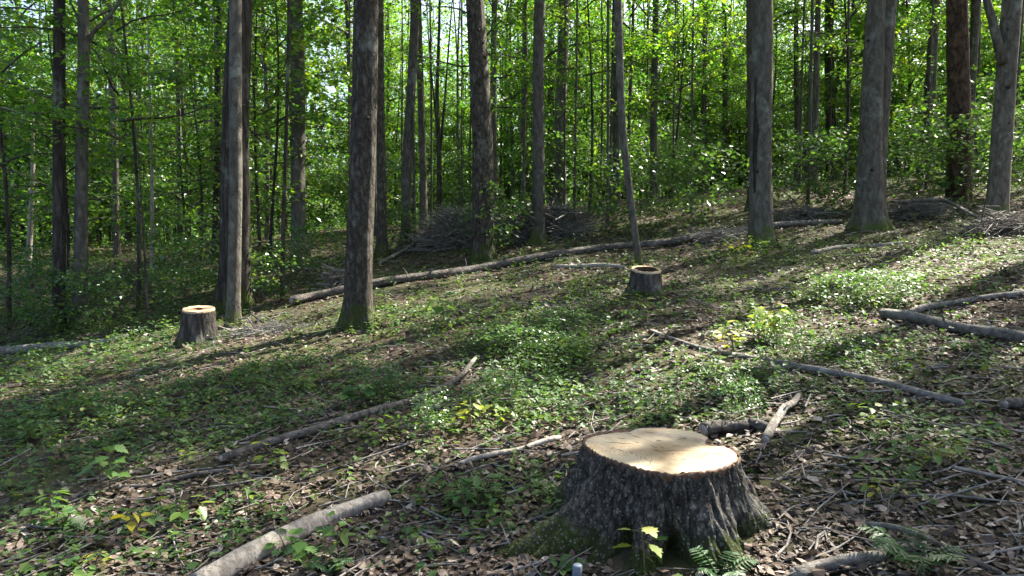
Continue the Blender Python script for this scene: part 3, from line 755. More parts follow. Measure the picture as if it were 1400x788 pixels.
# ------------------------------------------------------------------ the big stump
def big_stump():
    top_px = [(797, 603), (800, 598), (812, 593), (835, 589.5), (870, 587.5), (905, 587.5), (935, 590), (955, 594.5), (969, 600), (966, 604.5),
              (974, 607.5), (990, 608.5), (1003, 613), (1012, 622), (1010, 630), (998, 636.5), (975, 643), (945, 646.5), (912, 647.5), (885, 643),
              (860, 636), (835, 628), (812, 617), (801, 610)]
    cx, cyy = 905, 617
    g0 = 3.72
    zt = float(at_y(cx, cyy, g0)[2])
    ctr = at_z(cx, cyy, zt)
    hb = float(ground_h(ctr[0], ctr[1]))
    O = np.array([ctr[0], ctr[1], hb])
    H = zt - hb
    root = thing('tree_stump', 'large freshly sawn stump with dark rough bark in the foreground', 'stump', O)
    pts = np.array([at_z(px, py, zt) for px, py in top_px]) - O
    pts = np.vstack([pts, pts[:1]])
    per = spline(pts, 400)[:-1, :2]
    th_ = np.arctan2(per[:, 1], per[:, 0]); rad = np.hypot(per[:, 0], per[:, 1])
    order = np.argsort(th_); th_, rad = th_[order], rad[order]
    K = 420
    th = np.linspace(-math.pi, math.pi, K, endpoint=False)
    rt = np.interp(th, th_, rad, period=2 * math.pi)
    # bark
    lobes = [(-167, 1.5, 13), (-140, .40, 10), (-110, .42, 11), (-66, .72, 14), (-14, .62, 13), (32, .6, 16), (85, .6, 18), (135, .6, 16), (-38, .12, 8)]
    Lb = np.zeros(K)
    for a, am, wd in lobes:
        d = (np.degrees(th) - a + 180) % 360 - 180
        Lb += am * np.exp(-(d / wd) ** 2)
    hol = np.zeros(K)
    for a, am, wd in [(-93, 1.0, 7), (-128, .8, 7), (-40, .9, 6), (8, .4, 6)]:
        d = (np.degrees(th) - a + 180) % 360 - 180
        hol += am * np.exp(-(d / wd) ** 2)
    n = 130
    t = np.linspace(0, 1, n)
    v = np.zeros((n, K, 3))
    rts = np.convolve(np.pad(rt, 12, 'wrap'), np.ones(25) / 25, 'valid')
    for i, tt in enumerate(t):
        z = H - tt * (H + .16)
        e = min(1, tt * 1.0)
        prof = .10 * tt + e ** 1.8 * (.34 + 1.1 * Lb) - .78 * hol * np.clip((tt - .42) / .35, 0, 1)
        base = rt * (1 - min(1, tt * 5)) + rts * min(1, tt * 5)
        r = base * (1 + prof)
        c, s = np.cos(th), np.sin(th)
        warp = .25 * vn3(c * 3, s * 3, np.full(K, tt * 3))
        nz = (.6 - np.abs(vn3(c * 14 + warp, s * 14, np.full(K, tt * 3.2))) * 2.2) * .050 + vn3(c * 24 + 3, s * 24, np.full(K, tt * 6.5)) * .026 + vn3(c * 50, s * 50 + 2, np.full(K, tt * 17)) * .012
        nz += -.018 * np.clip(.25 - np.abs(vn3(c * 8 + warp * 2 + 5, s * 8, np.full(K, tt * 1.9))), 0, 1) * 4
        r = r * (1 + nz * min(1, .35 + tt * 5) * 1.15)
        v[i, :, 0], v[i, :, 1] = r * c, r * s
        v[i, :, 2] = z + (.012 * vn2(th * 12, np.full(K, .5)) - .004 if i == 0 else 0)
    i = np.arange(n - 1)[:, None] * K; j = np.arange(K)[None, :]; j2 = (j + 1) % K
    f = np.stack([i + j, i + K + j, i + K + j2, i + j2], -1).reshape(-1, 4)
    mb = MB(); mb.add(v.reshape(-1, 3), f); mb.build('bark', M['bark_stump'], root)
    # sawn face: concentric rings, the piece beyond the hinge sits a little lower
    M['cut'] = woodmat('fresh sawn wood', .03, .02, (.47, .39, .275), (.34, .255, .15), 330)
    rings = np.linspace(0, 1, 46)
    fv = []
    for q in rings:
        rr = (rt - .012) * q
        x, y = rr * np.cos(th), rr * np.sin(th)
        # hinge line runs from the notch towards the centre left
        px_n, py_n = per[np.argmin(np.hypot(per[:, 0] - pts[9][0], per[:, 1] - pts[9][1]))]
        nd = (x - px_n) * .55 + (y - py_n) * .83
        st = .020 * (1 / (1 + np.exp(-(nd + .012 * vn2(x * 14, y * 14)) * 160)))
        z = H - .004 + st - .006 + .0035 * vn2(x * 9, y * 9) + .0016 * vn2(x * 70 + y * 30, y * 8)
        fv.append(np.stack([x, y, z], -1))
    fv = np.array(fv)
    m_ = len(rings)
    i = np.arange(m_ - 1)[:, None] * K
    f = np.stack([i + j, i + j2, i + K + j2, i + K + j], -1)[:, :, ::-1].reshape(-1, 4)[:, ::-1]
    mb = MB(); mb.add(fv.reshape(-1, 3), f); mb.build('cut_face', M['cut'], root)
    # torn inner bark round the edge
    gg = np.random.default_rng(3)
    e0 = np.stack([(rt - .020) * np.cos(th), (rt - .020) * np.sin(th), fv[-1][:, 2] - .006], -1)
    wdt = .000 + .003 * np.abs(vn2(th * 9, th * 0)) + .004 * np.abs(vn2(th * 30, th * 0 + 3))
    e1 = np.stack([(rt + wdt * .35 - .004) * np.cos(th), (rt + wdt * .35) * np.sin(th), H + .001 + .006 * vn2(th * 22, th * 0 + 1)], -1)
    e2 = np.stack([(rt + wdt) * np.cos(th), (rt + wdt) * np.sin(th), H - .006 - .016 * np.abs(vn2(th * 26, th * 0 + 7))], -1)
    e3 = np.stack([(rt - .01) * np.cos(th), (rt - .01) * np.sin(th), np.full(K, H - .04)], -1)
    ev = np.array([e0, e1, e2, e3]); i = np.arange(3)[:, None] * K
    f = np.stack([i + j, i + K + j, i + K + j2, i + j2], -1).reshape(-1, 4)
    mb = MB(); mb.add(ev.reshape(-1, 3), f); mb.build('bark_rim', M['cambium'], root)
    # dark chisel marks and splits on the face
    mb = MB()
    for px, py, ln, a in [(893, 612, .06, 2.2), (897, 616, .05, 2.0), (905, 613, .045, 1.9), (870, 624, .05, 1.7), (876, 627, .05, 1.5), (882, 628, .04, 1.6), (863, 621, .04, 1.8),
                          (935, 630, .05, .5), (948, 634, .06, .3), (955, 640, .04, .2), (965, 620, .05, 2.8), (985, 622, .05, 2.9), (850, 601, .05, 2.7), (870, 606, .04, 2.5), (925, 611, .05, .2),
                          (838, 614, .05, 1.2), (848, 617, .04, 2.4), (900, 604, .04, .4), (888, 593, .05, 2.8), (920, 622, .03, 1.0), (860, 594, .04, 2.9), (845, 607, .16, 2.95), (925, 618, .20, .12), (890, 632, .13, 1.35), (940, 600, .15, .55), (868, 598, .10, 2.3)]:
        c = at_z(px, py, zt) - O
        d = np.array([math.cos(a), math.sin(a), 0]) * ln / 2; nn = np.array([-d[1], d[0], 0]) * .05
        zc = H + .009
        add_tube(mb, np.array([c - d, c - d * .3 + nn, c + d * .4 - nn, c + d]) * [1, 1, 0] + [0, 0, zc - .004], [.0004, .0015, .0011, .0003], 5)
    mb.build('saw_mark', M['gouge'], root)['kind'] = 'stuff'
    # moss cushions on the roots
    mb = MB()
    gg = np.random.default_rng(8)
    P = []
    for a, tlo, thi, cnt in [(-118, .62, .95, 260), (-160, .7, .98, 260), (-28, .5, .95, 420), (-100, .6, .9, 160), (-10, .6, 1, 220)]:
        for _ in range(cnt):
            k = int(((a + gg.normal(0, 8)) + 180) / 360 * K) % K; ii = int(gg.uniform(tlo, thi) * (n - 1))
            P.append(v[ii, k])
    P = np.array(P) + gg.normal(0, .006, (len(P), 3)); m2 = len(P)
    L = gg.uniform(.010, .022, m2)
    add_leaves(mb, P, gg.uniform(0, 6.28, m2), gg.uniform(.2, 1.2, m2), gg.normal(0, .5, m2), L, L * .7, gg.random(m2))
    mb.build('moss', M['moss'], root, False)
    return O, H, v
STUMP_O, STUMP_H, STUMP_V = big_stump()

def small_stump(label, cpx, cpy, wpx, hpx, basepx, hollow, mat, ty=0., seed=1):
    """stump with its cut face centred at a photo pixel; hpx: height of the ellipse"""
    b = at(basepx[0], basepx[1])
    Y = b[1]
    c = at_y(cpx, cpy, Y)
    x0, y0 = c[0], Y + .04
    hb = float(ground_h(x0, y0))
    H = c[2] - hb
    r = wpx * Y / F / 2
    root = thing('tree_stump', label, 'stump', (x0, y0, hb))
    K, n = 120, 46
    th = np.linspace(0, 2 * math.pi, K, endpoint=False); cs, sn = np.cos(th), np.sin(th)
    g = np.random.default_rng(seed); ph = g.uniform(0, 6.28)
    v = np.zeros((n, K, 3)); tilt = .03
    for i, t in enumerate(np.linspace(0, 1, n)):
        nz = .05 * vn3(cs * 6 + seed, sn * 6, np.full(K, t * 2)) + .03 * vn3(cs * 16, sn * 16 + seed, np.full(K, t * 4.))
        rr = r * (1 + .12 * t + t ** 2.6 * (.38 + .36 * np.cos(5 * th + ph) + .18 * np.cos(3 * th + ph * 2)) + nz * min(1, t * 5))
        v[i] = np.stack([rr * cs, rr * sn, H - t * (H + .12) + 0 * th + (1 - t) * (ty * sn - tilt * cs) * r], -1)
    i = np.arange(n - 1)[:, None] * K; j = np.arange(K)[None, :]; j2 = (j + 1) % K
    f = np.stack([i + j, i + K + j, i + K + j2, i + j2], -1).reshape(-1, 4)
    mb = MB(); mb.add(v.reshape(-1, 3), f); mb.build('bark', M[mat], root)
    rin = r * hollow
    lv = [(r * 1.005, -.012), (r * 1.0, .010), (r * .97, .014)] + [(r * .97 + (rin - r * .97) * q, .012) for q in np.linspace(.25, 1, 5)]
    fv = []
    for q, (rr, dz) in enumerate(lv):
        rw = rr * (1 + (.10 * vn2(th * 2.5 + seed, th * 0) * (q / 7) ** 2)); fv.append(np.stack([rw * cs, rw * sn, H + dz + .006 * vn2(th * 5, th * 0 + q) - tilt * cs * r + ty * sn * rw], -1))
    fv = np.array(fv); i = np.arange(len(lv) - 1)[:, None] * K
    f = np.stack([i + j, i + j2, i + K + j2, i + K + j], -1).reshape(-1, 4)
    mb = MB(); mb.add(fv.reshape(-1, 3), f); mb.build('cut_face', M['cut_old'], root)
    iv = []
    for q in np.linspace(0, 1, 10):
        rw = rin * (1 - .35 * q ** 2) * (1 + .12 * vn3(cs * 4, sn * 4, np.full(K, q * 3)) * min(1, q * 3)) * (1 + .10 * vn2(th * 2.5 + seed, th * 0) * (1 - q))
        iv.append(np.stack([rw * cs, rw * sn, H + .012 - q * min(.3, H * .7) - tilt * cs * r * (1 - q) + ty * sn * rw * (1 - q)], -1))
    iv = np.array(iv).reshape(-1, 3); iv = np.vstack([iv, [0, 0, H - min(.3, H * .7)]])
    i = np.arange(9)[:, None] * K
    f = np.stack([i + j, i + j2, i + K + j2, i + K + j], -1).reshape(-1, 4)
    mb = MB(); mb.add(iv, f)
    mb.f3.append(np.stack([np.full(K, 10 * K), 9 * K + np.arange(K), 9 * K + (np.arange(K) + 1) % K], -1)); mb.t3.append(np.full(K, .5, np.float32))
    mb.build('hollow', M['rot'], root)
    return root
M['cut_old'] = woodmat('older sawn wood', 0, 0, (.48, .37, .25), (.36, .24, .13), 300)
small_stump('sawn stump with a small dark hole, standing among greenery at left', 270, 424, 42, 8.5, (264, 469), .28, 'bark_old', .11, seed=3)
small_stump('low hollow stump in the middle of the slope by the curved trunk', 884, 369.5, 41, 9, (884, 402), .76, 'bark_old', .18, seed=5)

# ------------------------------------------------------------------ logs and branches
LOG_PTS = []
def log(name, label, cat, pts, w0, w1, mat, k=14, lift=1.1, stubs=0, seed=1, group=None, straight=False, side=(), hgt=None, endmat='wood_pale'):
    """fallen wood through photo pixels; w0, w1: pixel widths at its two ends"""
    G = np.array([at(px, py) for px, py in pts])
    dist = np.hypot(G[:, 0], G[:, 1])
    q = np.linspace(0, 1, len(G))
    Rr = (w0 + (w1 - w0) * q) * G[:, 1] / F / 2
    for i in range(len(G)):
        G[i, 2] = float(ground_h(G[i, 0], G[i, 1])) + Rr[i] * lift + (hgt[i] if hgt else 0)
    O = G[0].copy()
    n = max(16, min(90, int(np.linalg.norm(G[-1] - G[0]) / .12)))
    S = spline(G, n) - O
    g = np.random.default_rng(seed)
    if not straight:
        S[:, 2] += .012 * np.sin(np.linspace(0, 9, n) + seed)
        S[:, 1] += np.interp(np.arange(n), [0, 3, n - 4, n - 1], [0, 1, 1, 0]) * Rr.mean() * .9 * vn2(np.linspace(0, 7, n) + seed * 3, np.zeros(n))
    R = np.interp(np.linspace(0, 1, n), q, Rr)
    R[-1] *= .85
    LOG_PTS.extend([(S[i][0] + O[0], S[i][1] + O[1], R[i]) for i in range(n)])
    def disp(th, i):
        return 1 + .15 * vn3(np.cos(th) * 2 + seed, np.sin(th) * 2 + 0 * i, i * .22 + 0 * th) + .05 * vn3(np.cos(th) * 6, np.sin(th) * 6 + seed + 0 * i, i * .5 + 0 * th)
    root = thing(name, label, cat, O, group)
    mb = MB(); add_tube(mb, S, R, k, disp, cap=True); mb.build('bark', M[mat], root)
    # broken ends
    for e, s in ((0, 1), (n - 1, -1)):
        mb = MB(); d = (S[e] - S[e + s]); d /= np.linalg.norm(d)
        add_tube(mb, np.array([S[e] - d * .01, S[e] + d * .004, S[e] + d * .012]), [R[e] * .93, R[e] * .88, R[e] * .5], 12, lambda th, i: 1 + .08 * vn2(th * 4, i * 1. + 0 * th))
        mb.build('broken_end', M[endmat], root)
    for _ in range(stubs):
        i = g.integers(2, n - 2); a = g.uniform(.2, 2.9)
        T = S[min(i + 1, n - 1)] - S[i - 1]; T /= np.linalg.norm(T)
        sd = np.cross(T, [0, 0, 1]); d = math.cos(a) * sd + math.sin(a) * np.array([0, 0, 1]) + T * g.uniform(-.5, .9)
        d /= np.linalg.norm(d); ln = g.uniform(.6, 2.2) * R[i] + .02
        mb = MB(); add_tube(mb, np.array([S[i], S[i] + d * (R[i] + ln * .4), S[i] + d * (R[i] + ln) + [0, 0, -.01]]), [R[i] * .35, R[i] * .22, R[i] * .06], 6)
        mb.build('branch_stub', M[mat], root)
    for sp, sw0, sw1, hh in side:                                    # side branches seen in the photo
        Q = np.array([at(px, py) for px, py in sp]); 
        for i2 in range(len(Q)): Q[i2, 2] += .02 + hh * (i2 / (len(Q) - 1))
        SS = spline(Q, 16) - O
        mb = MB(); add_tube(mb, SS, np.linspace(sw0, sw1, 16) * Q[0, 1] / F / 2, 7); mb.build('side_branch', M[mat], root)
    return root

LOGS = [
 ('fallen_log', 'long fallen trunk lying across the slope behind the largest brown trunk', 'log', [(398, 419), (445, 409), (520, 393), (600, 380), (660, 371), (740, 357), (830, 345), (900, 338), (955, 329)], 12, 9, 'bark_log_dark', dict(k=16, stubs=7, seed=1, lift=1.1)),
 ('fallen_log', 'dark fallen pole passing behind the scarred grey trunk', 'log', [(935, 331), (1000, 321), (1060, 313), (1150, 306)], 9, 7, 'bark_log', dict(k=10, stubs=3, seed=2)),
 ('fallen_log', 'sunlit log lying in greenery at the left edge', 'log', [(-40, 489), (40, 483), (120, 476), (175, 463)], 14, 8, 'bark_log', dict(k=12, stubs=2, seed=3)),
 ('fallen_log', 'short weathered log in the bottom left foreground, broken end uphill', 'log', [(268, 815), (332, 775), (431, 727), (531, 688)], 33, 22, 'wood_pale', dict(k=22, stubs=1, seed=4, lift=.8, straight=True)),
 ('fallen_branch', 'long dark curved branch lying left of centre with a raised tip', 'branch', [(303, 632), (365, 613), (440, 592), (510, 572), (570, 556), (625, 533), (650, 508)], 12, 6, 'bark_log_dark', dict(k=12, stubs=3, seed=5, hgt=[0, 0, 0, .02, .05, .08, .10], side=[([(560, 558), (600, 562), (645, 556), (692, 549)], 9, 5, 0.0), ([(645, 525), (649, 545), (643, 560)], 5, 2, .1)])),
 ('fallen_log', 'grey log at the right edge pointing towards the left', 'log', [(1206, 436), (1260, 446), (1330, 459), (1420, 476)], 13, 16, 'bark_log', dict(k=16, stubs=4, seed=6, lift=1.2, side=[([(1214, 441), (1230, 452), (1228, 470)], 5, 2, -.02)])),
 ('fallen_branch', 'curving branch lying just uphill of the grey log at the right edge', 'branch', [(1236, 436), (1275, 423), (1320, 415), (1420, 404)], 9, 7, 'bark_log', dict(k=10, stubs=2, seed=7)),
 ('fallen_branch', 'long pale pole lying right of centre between yellow seedlings and bare litter', 'branch', [(890, 457), (940, 474), (1000, 487), (1060, 499), (1110, 512), (1200, 528), (1260, 543), (1315, 556)], 5, 12, 'bark_log', dict(k=12, stubs=4, seed=8)),
 ('fallen_branch', 'short forked branch right of the large stump pointing uphill', 'branch', [(1046, 610), (1058, 590), (1076, 570), (1092, 548)], 13, 8, 'bark_log', dict(k=10, stubs=2, seed=9, hgt=[0, .03, .04, .02], side=[([(1048, 604), (1044, 620)], 5, 2, 0)])),
 ('fallen_branch', 'thick pale branch along the bottom edge right of the large stump', 'branch', [(1085, 795), (1150, 777), (1215, 766), (1262, 748)], 19, 15, 'bark_log', dict(k=14, stubs=2, seed=10)),
 ('fallen_branch', 'thin dark branch crossing the pale one at the bottom right', 'branch', [(1165, 714), (1215, 735), (1280, 762), (1370, 792)], 9, 7, 'bark_log_dark', dict(k=10, stubs=3, seed=11, hgt=[0, .02, .05, 0])),
 ('fallen_branch', 'bleached stick lying in sunlit litter left of the large stump', 'branch', [(622, 640), (690, 623), (765, 605)], 7, 8, 'wood_pale', dict(k=10, stubs=1, seed=12)),
 ('fallen_log', 'chunk of rotten wood behind the right side of the large stump', 'log', [(962, 600), (990, 592), (1025, 590), (1052, 594)], 20, 13, 'bark_log_dark', dict(k=14, stubs=3, seed=13)),
 ('fallen_branch', 'pale stick lying left of the low hollow stump', 'branch', [(758, 368), (800, 366), (852, 367)], 5, 5, 'wood_pale', dict(k=8, stubs=1, seed=14)),
 ('fallen_branch', 'thin stick slanting across litter in the left middle of the slope', 'branch', [(165, 672), (230, 662), (345, 640)], 7, 6, 'bark_log_dark', dict(k=8, stubs=1, seed=15)),
 ('fallen_branch', 'bare curved stick beside the brush pile left of the knotty trunk', 'branch', [(520, 362), (560, 346), (590, 330), (612, 312)], 5, 4, 'bark_log', dict(k=8, stubs=3, seed=16, hgt=[0, .1, .2, .35])),
 ('fallen_branch', 'sunlit stick on the bright patch below the twin trunk', 'branch', [(1110, 348), (1165, 340), (1235, 335)], 6, 4, 'wood_pale', dict(k=8, stubs=2, seed=17)),
 ('fallen_branch', 'dead branch propped near the foot of the red brown trunk', 'branch', [(1225, 300), (1290, 296), (1350, 318), (1410, 322)], 5, 5, 'bark_log', dict(k=8, stubs=4, seed=18, hgt=[.3, .25, .15, .1])),
 ('fallen_branch', 'dark branch end poking in at the right edge below the litter patch', 'branch', [(1372, 562), (1420, 556)], 14, 16, 'bark_log_dark', dict(k=10, seed=19)),
 ('fallen_branch', 'thin rooty stick running right from the foot of the large stump', 'branch', [(1060, 668), (1110, 690), (1165, 712), (1250, 742)], 5, 6, 'bark_log_dark', dict(k=8, stubs=3, seed=20)),
]
for a in LOGS:
    log(*a[:-1], **a[-1])

def brush(label, px, py, wpx, hpx, n, seed, big=1.0, thin=1.0):
    """heap of cut branches: many sticks laid over each other"""
    b = at(px, py); Y = b[1]; wx = wpx * Y / F / 2; h = hpx * Y / F
    g = np.random.default_rng(seed); mb = MB()
    for _ in range(n):
        r = abs(g.normal(0, .5)); a = g.uniform(0, 6.28)
        x, y = np.clip(r, 0, 1) * math.cos(a) * wx, np.clip(r, 0, 1) * math.sin(a) * wx * .6
        gz = float(ground_h(b[0] + x, b[1] + y)) - b[2]
        z = gz + h * max(0, 1 - (x / wx) ** 2 - (y / (wx * .6)) ** 2) * g.random()
        az = g.normal(.3, .7) if g.random() < .7 else g.uniform(0, 6.28)
        L = g.uniform(.5, 1.6) * big
        d = np.array([math.cos(az), math.sin(az), g.normal(.0, .28)]) * L / 2
        c = np.array([x, y, z + .03])
        r0 = g.choice([.005, .008, .013, .026], p=[.5, .3, .15, .05]) * thin
        add_tube(mb, np.array([c - d, c - d * .3 + g.normal(0, .05, 3), c + d * .35 + g.normal(0, .05, 3), c + d]), [r0, r0 * .9, r0 * .7, r0 * .3], 5, cap=False)
    o = mb.build('brush_pile', M['twig']); o.location = b
    tag(o, label, 'brush pile', None, 'stuff')
brush('heap of cut branches left of the knotty reddish trunk', 632, 334, 130, 42, 1300, 1, .9, .8)
brush('heap of cut branches behind the middle trunk', 755, 322, 130, 36, 1100, 2, .9, .8)
brush('low middle of the cut branches between the knotty trunk and the middle trunk', 700, 330, 70, 26, 420, 9, .8, .8)
brush('tangle of dead sticks at the right edge below the leaning trunk', 1375, 318, 130, 20, 300, 3, .8, .6)
brush('loose dead sticks between the twin trunk and the red brown trunk', 1255, 296, 110, 14, 200, 4, .9, .7)
brush('loose sticks round the foot of the smooth grey trunk at left', 360, 458, 140, 6, 120, 5, .45, .6)
brush('dark uprooted brushwood just left of the largest brown trunk', 462, 394, 30, 30, 60, 6, .5)
brush('dead sticks along the fallen pole left of the scarred grey trunk', 985, 330, 90, 10, 160, 7, .7, .6)
brush('low sticks in the shade right of the scarred grey trunk', 1100, 300, 110, 12, 180, 8, .8, .7)

# ------------------------------------------------------------------ litter, twigs, ground cover
def fan(n, y0, y1, g, spread=.80, pad=1.5):
    y = y0 * (y1 / y0) ** g.random(n)
    x = g.uniform(-1, 1, n) * (spread * y + pad)
    return x, y

def clear_of_stump(x, y, m=.42):
    return np.hypot(x - STUMP_O[0], y - STUMP_O[1]) > m

def leaf_litter():
    g = np.random.default_rng(11)
    x, y = fan(150000, 1.9, 20, g)
    k = clear_of_stump(x, y, .48); x, y = x[k], y[k]
    k = ~((y > 5) & (g.random(len(x)) < np.clip(.15 + .7 * vn2(x * .9 + 20, y * .9), 0, .6))); x, y = x[k], y[k]
    n = len(x)
    L = (.016 + .055 * g.random(n) ** 2.2) * (1 + .04 * y)
    z = ground_h(x, y) + g.uniform(.0, .022, n)
    ti = .44 + .2 * vn2(x * .8, y * .8) + g.normal(0, .29, n)
    mb = MB()
    for shp, lo, hi, pv in ((DEAD, 0, int(n * .62), .24), (LEAF6, int(n * .62), n, .16)):
        q = slice(lo, hi); m = hi - lo
        add_leaves(mb, np.stack([x, y, z], -1)[q], g.uniform(0, 6.28, m), g.normal(.03, pv, m), g.normal(0, .3, m), L[q], L[q] * g.uniform(.35, .95, m), np.clip(ti[q], 0, 1), shp)
    o = mb.build('leaf_litter', M['dead'], None, False)
    tag(o, 'brown and grey dead leaves strewn over the whole slope', 'leaf litter', None, 'stuff')
leaf_litter()

def twig_litter():
    g = np.random.default_rng(12)
    x, y = fan(3700, 2.0, 18, g)
    mb = MB()
    for xx, yy in zip(x, y):
        if math.hypot(xx - STUMP_O[0], yy - STUMP_O[1]) < .55: continue
        L = g.uniform(.08, .5) if g.random() < .95 else g.uniform(.5, .9)
        az = g.normal(.35, .7) if g.random() < .6 else g.uniform(0, 6.28)
        s = np.linspace(-.5, .5, 4) * L
        b = g.normal(0, .10) * L
        px, py = xx + s * math.cos(az) - b * math.sin(az) * np.array([0, 1, 1, 0]), yy + s * math.sin(az) + b * math.cos(az) * np.array([0, 1, 1, 0])
        pz = ground_h(px, py) + .008 + np.abs(g.normal(0, .012)) + s * g.normal(0, .1)
        r = g.uniform(.0018, .006) * (1 + L)
        add_tube(mb, np.stack([px, py, np.maximum(pz, ground_h(px, py))], -1), [r, r * .9, r * .75, r * .4], 4, cap=False)
    o = mb.build('twig_litter', M['twig'])
    tag(o, 'small dry twigs scattered over the leaf litter', 'twigs', None, 'stuff')
twig_litter()

BLOBS = [  # green patches of the photo: pixel centre, half sizes, strength
 (715, 465, 90, 45, 1.0), (760, 490, 60, 30, .9), (610, 440, 110, 22, .7), (1180, 400, 90, 26, 1.1), (1040, 445, 60, 30, .8), (380, 520, 120, 22, .8), (200, 560, 170, 30, .8), (60, 580, 90, 40, .8),
 (330, 590, 90, 20, .6), (660, 545, 120, 26, .7), (760, 570, 110, 26, .9), (620, 660, 70, 40, .55), (720, 650, 60, 24, .6), (100, 620, 60, 40, .5), (520, 550, 60, 22, .7), (70, 700, 60, 40, .4), (280, 720, 90, 40, .3),
 (840, 430, 80, 25, .6), (830, 390, 60, 12, .7), (1000, 350, 120, 10, .8), (1160, 345, 120, 10, .6), (1330, 350, 90, 25, .6), (560, 430, 60, 20, .7), (770, 370, 120, 8, .6), (100, 480, 150, 16, .7), (60, 520, 120, 16, .6),
 (1060, 530, 60, 22, .7), (980, 520, 60, 30, .7), (1190, 590, 50, 25, .6), (1340, 580, 60, 30, .55), (1230, 650, 60, 25, .4), (1330, 640, 60, 25, .35), (1180, 480, 80, 20, .5), (1330, 500, 70, 12, .3),
 (470, 600, 70, 14, .5), (340, 700, 50, 30, .3), (900, 560, 80, 20, .6), (1250, 780, 50, 16, .6), (450, 780, 40, 14, .4), (700, 690, 40, 18, .5), (950, 400, 60, 14, .5), (1290, 430, 60, 12, .6)]
def ground_cover():
    g = np.random.default_rng(13)
    x, y = fan(125000, 2.0, 27, g, .82, 1.0)
    den = .02 + .30 * np.clip(vn2(x * .75 + 4, y * .75) * 1.3 - .25, 0, 1) + .15 * np.clip(vn2(x * 2.3 + 4, y * 2.3) - .2, 0, 1)
    den += .16 * np.clip((y - 5) / 2, 0, 1) * np.clip(.5 + vn2(x * .9 + 20, y * .9), .15, 1.4) + .25 * np.clip((y - 12) / 6, 0, 1) + .6 * np.clip((-x - .36 * y) / 1.5, 0, 1) * np.clip((y - 8) / 3, 0, 1)
    for px, py, rx, ry, s in BLOBS:
        c = at(px, py); d = c[1]
        a1, a0 = at(px, py - ry), at(px, py + ry)
        wx, wy = rx * d / F, max(.12, (a1[1] - a0[1]) / 2)
        q = ((x - c[0]) / wx) ** 2 + ((y - c[1]) / wy) ** 2
        den += 1.25 * s * (1 if c[1] > 5.5 else .45) * np.exp(-q * 1.1) * (.75 + .45 * vn2(x * 3, y * 3))
    LP = np.array(LOG_PTS)
    for i in range(0, len(x), 6000):
        dd = np.hypot(x[i:i + 6000, None] - LP[None, :, 0], y[i:i + 6000, None] - LP[None, :, 1]) - LP[None, :, 2]
        den[i:i + 6000] *= np.clip((dd.min(1) - .02) / .16, 0, 1) * np.clip((np.hypot(x[i:i + 6000, None] - LP[None, :, 0], y[i:i + 6000, None] + .2 - LP[None, :, 1]).min(1) - .08) / .15, .15, 1)
    den *= np.clip(.42 + (y - 3) / 5, .42, 1)
    keep = (g.random(len(x)) < np.clip(den, 0, 1) * .55) & clear_of_stump(x, y, .55)
    x, y, den = x[keep], y[keep], den[keep]
    n = len(x)
    hgt = (.02 + .14 * g.random(n) ** 1.8) * (.7 + .6 * np.clip(den, 0, 1)) * (1 + .02 * y)
    tn = np.clip(.42 + .22 * vn2(x * 1.1, y * 1.1 + 9) + g.normal(0, .1, n), 0, 1)
    per = 5
    ci = np.repeat(np.arange(n), per); m = n * per
    a = g.uniform(0, 6.28, m); r = g.uniform(.0, .035, m)
    P = np.stack([x[ci] + r * np.cos(a), y[ci] + r * np.sin(a), ground_h(x, y)[ci] + hgt[ci] * g.uniform(.45, 1.1, m)], -1)
    P[:, 2] += .10 * np.clip(den[ci] - .7, 0, .8) * g.random(m)
    L = (.018 + .05 * g.random(m) ** 1.6) * (1 + .018 * y[ci])
    mb = MB()
    add_leaves(mb, P, a, g.normal(.0, .3, m), g.normal(0, .3, m), L, L * g.uniform(.55, .85, m), np.clip(tn[ci] + g.normal(0, .12, m), 0, 1), LEAF4)
    near = np.nonzero(y < 9)[0]
    o = mb.build('ground_cover', M['herb'], None, False)
    tag(o, 'low green herbs and tree seedlings in patches over the slope', 'ground cover', None, 'stuff')
ground_cover()

# ------------------------------------------------------------------ seedlings, ferns, shrubs
def maple_leaf():
    """five lobed blade with a folded midrib, length 1 along X"""
    out = [(0, 0), (.02, .20), (.16, .44), (.24, .36), (.34, .62), (.46, .42), (.62, .46), (.60, .26), (.80, .20), (1.0, 0)]
    up = [(x, y) for x, y in out]; dn = [(x, -y) for x, y in out[1:-1]]
    v = [(x, y, .10 * abs(y) - .12 * x * x) for x, y in up + dn]
    mid = [(.25, 0, -.012), (.55, 0, -.04)]
    n = len(out); v += mid; a, b = len(v) - 2, len(v) - 1
    f = []
    for i in range(n - 1):
        f.append((a if i < 5 else b, i + 1, i))
    f.append((a, b, 5))
    d = [0] + list(range(n, n + len(dn))) + [n - 1]
    for i in range(n - 1):
        f.append((a if i < 5 else b, d[i], d[i + 1]))
    f.append((a, d[5], b))
    return np.array(v, float), np.array(f)
ML = maple_leaf()
OV = (np.array([[0, 0, 0], [.15, .16, .02], [.4, .27, .04], [.7, .2, 0], [1, 0, -.12], [.7, -.2, 0], [.4, -.27, .04], [.15, -.16, .02], [.35, 0, -.02], [.7, 0, -.05]]),
      np.array([[0, 8, 1], [1, 8, 2], [2, 8, 9], [2, 9, 3], [3, 9, 4], [4, 9, 5], [5, 9, 6], [6, 9, 8], [6, 8, 7], [7, 8, 0]]))
def blade(shape, tint, mat):
    mb = MB(); mb.add(shape[0], shape[1], np.full(len(shape[1]), tint)); return mb.mesh('leaf', mat, True)
BLADES = {}
for nm, sh in (('maple', ML), ('oval', OV)):
    for tn in (.15, .4, .6, .8, .98):
        BLADES[(nm, tn)] = blade(sh, tn, M['sprig'])

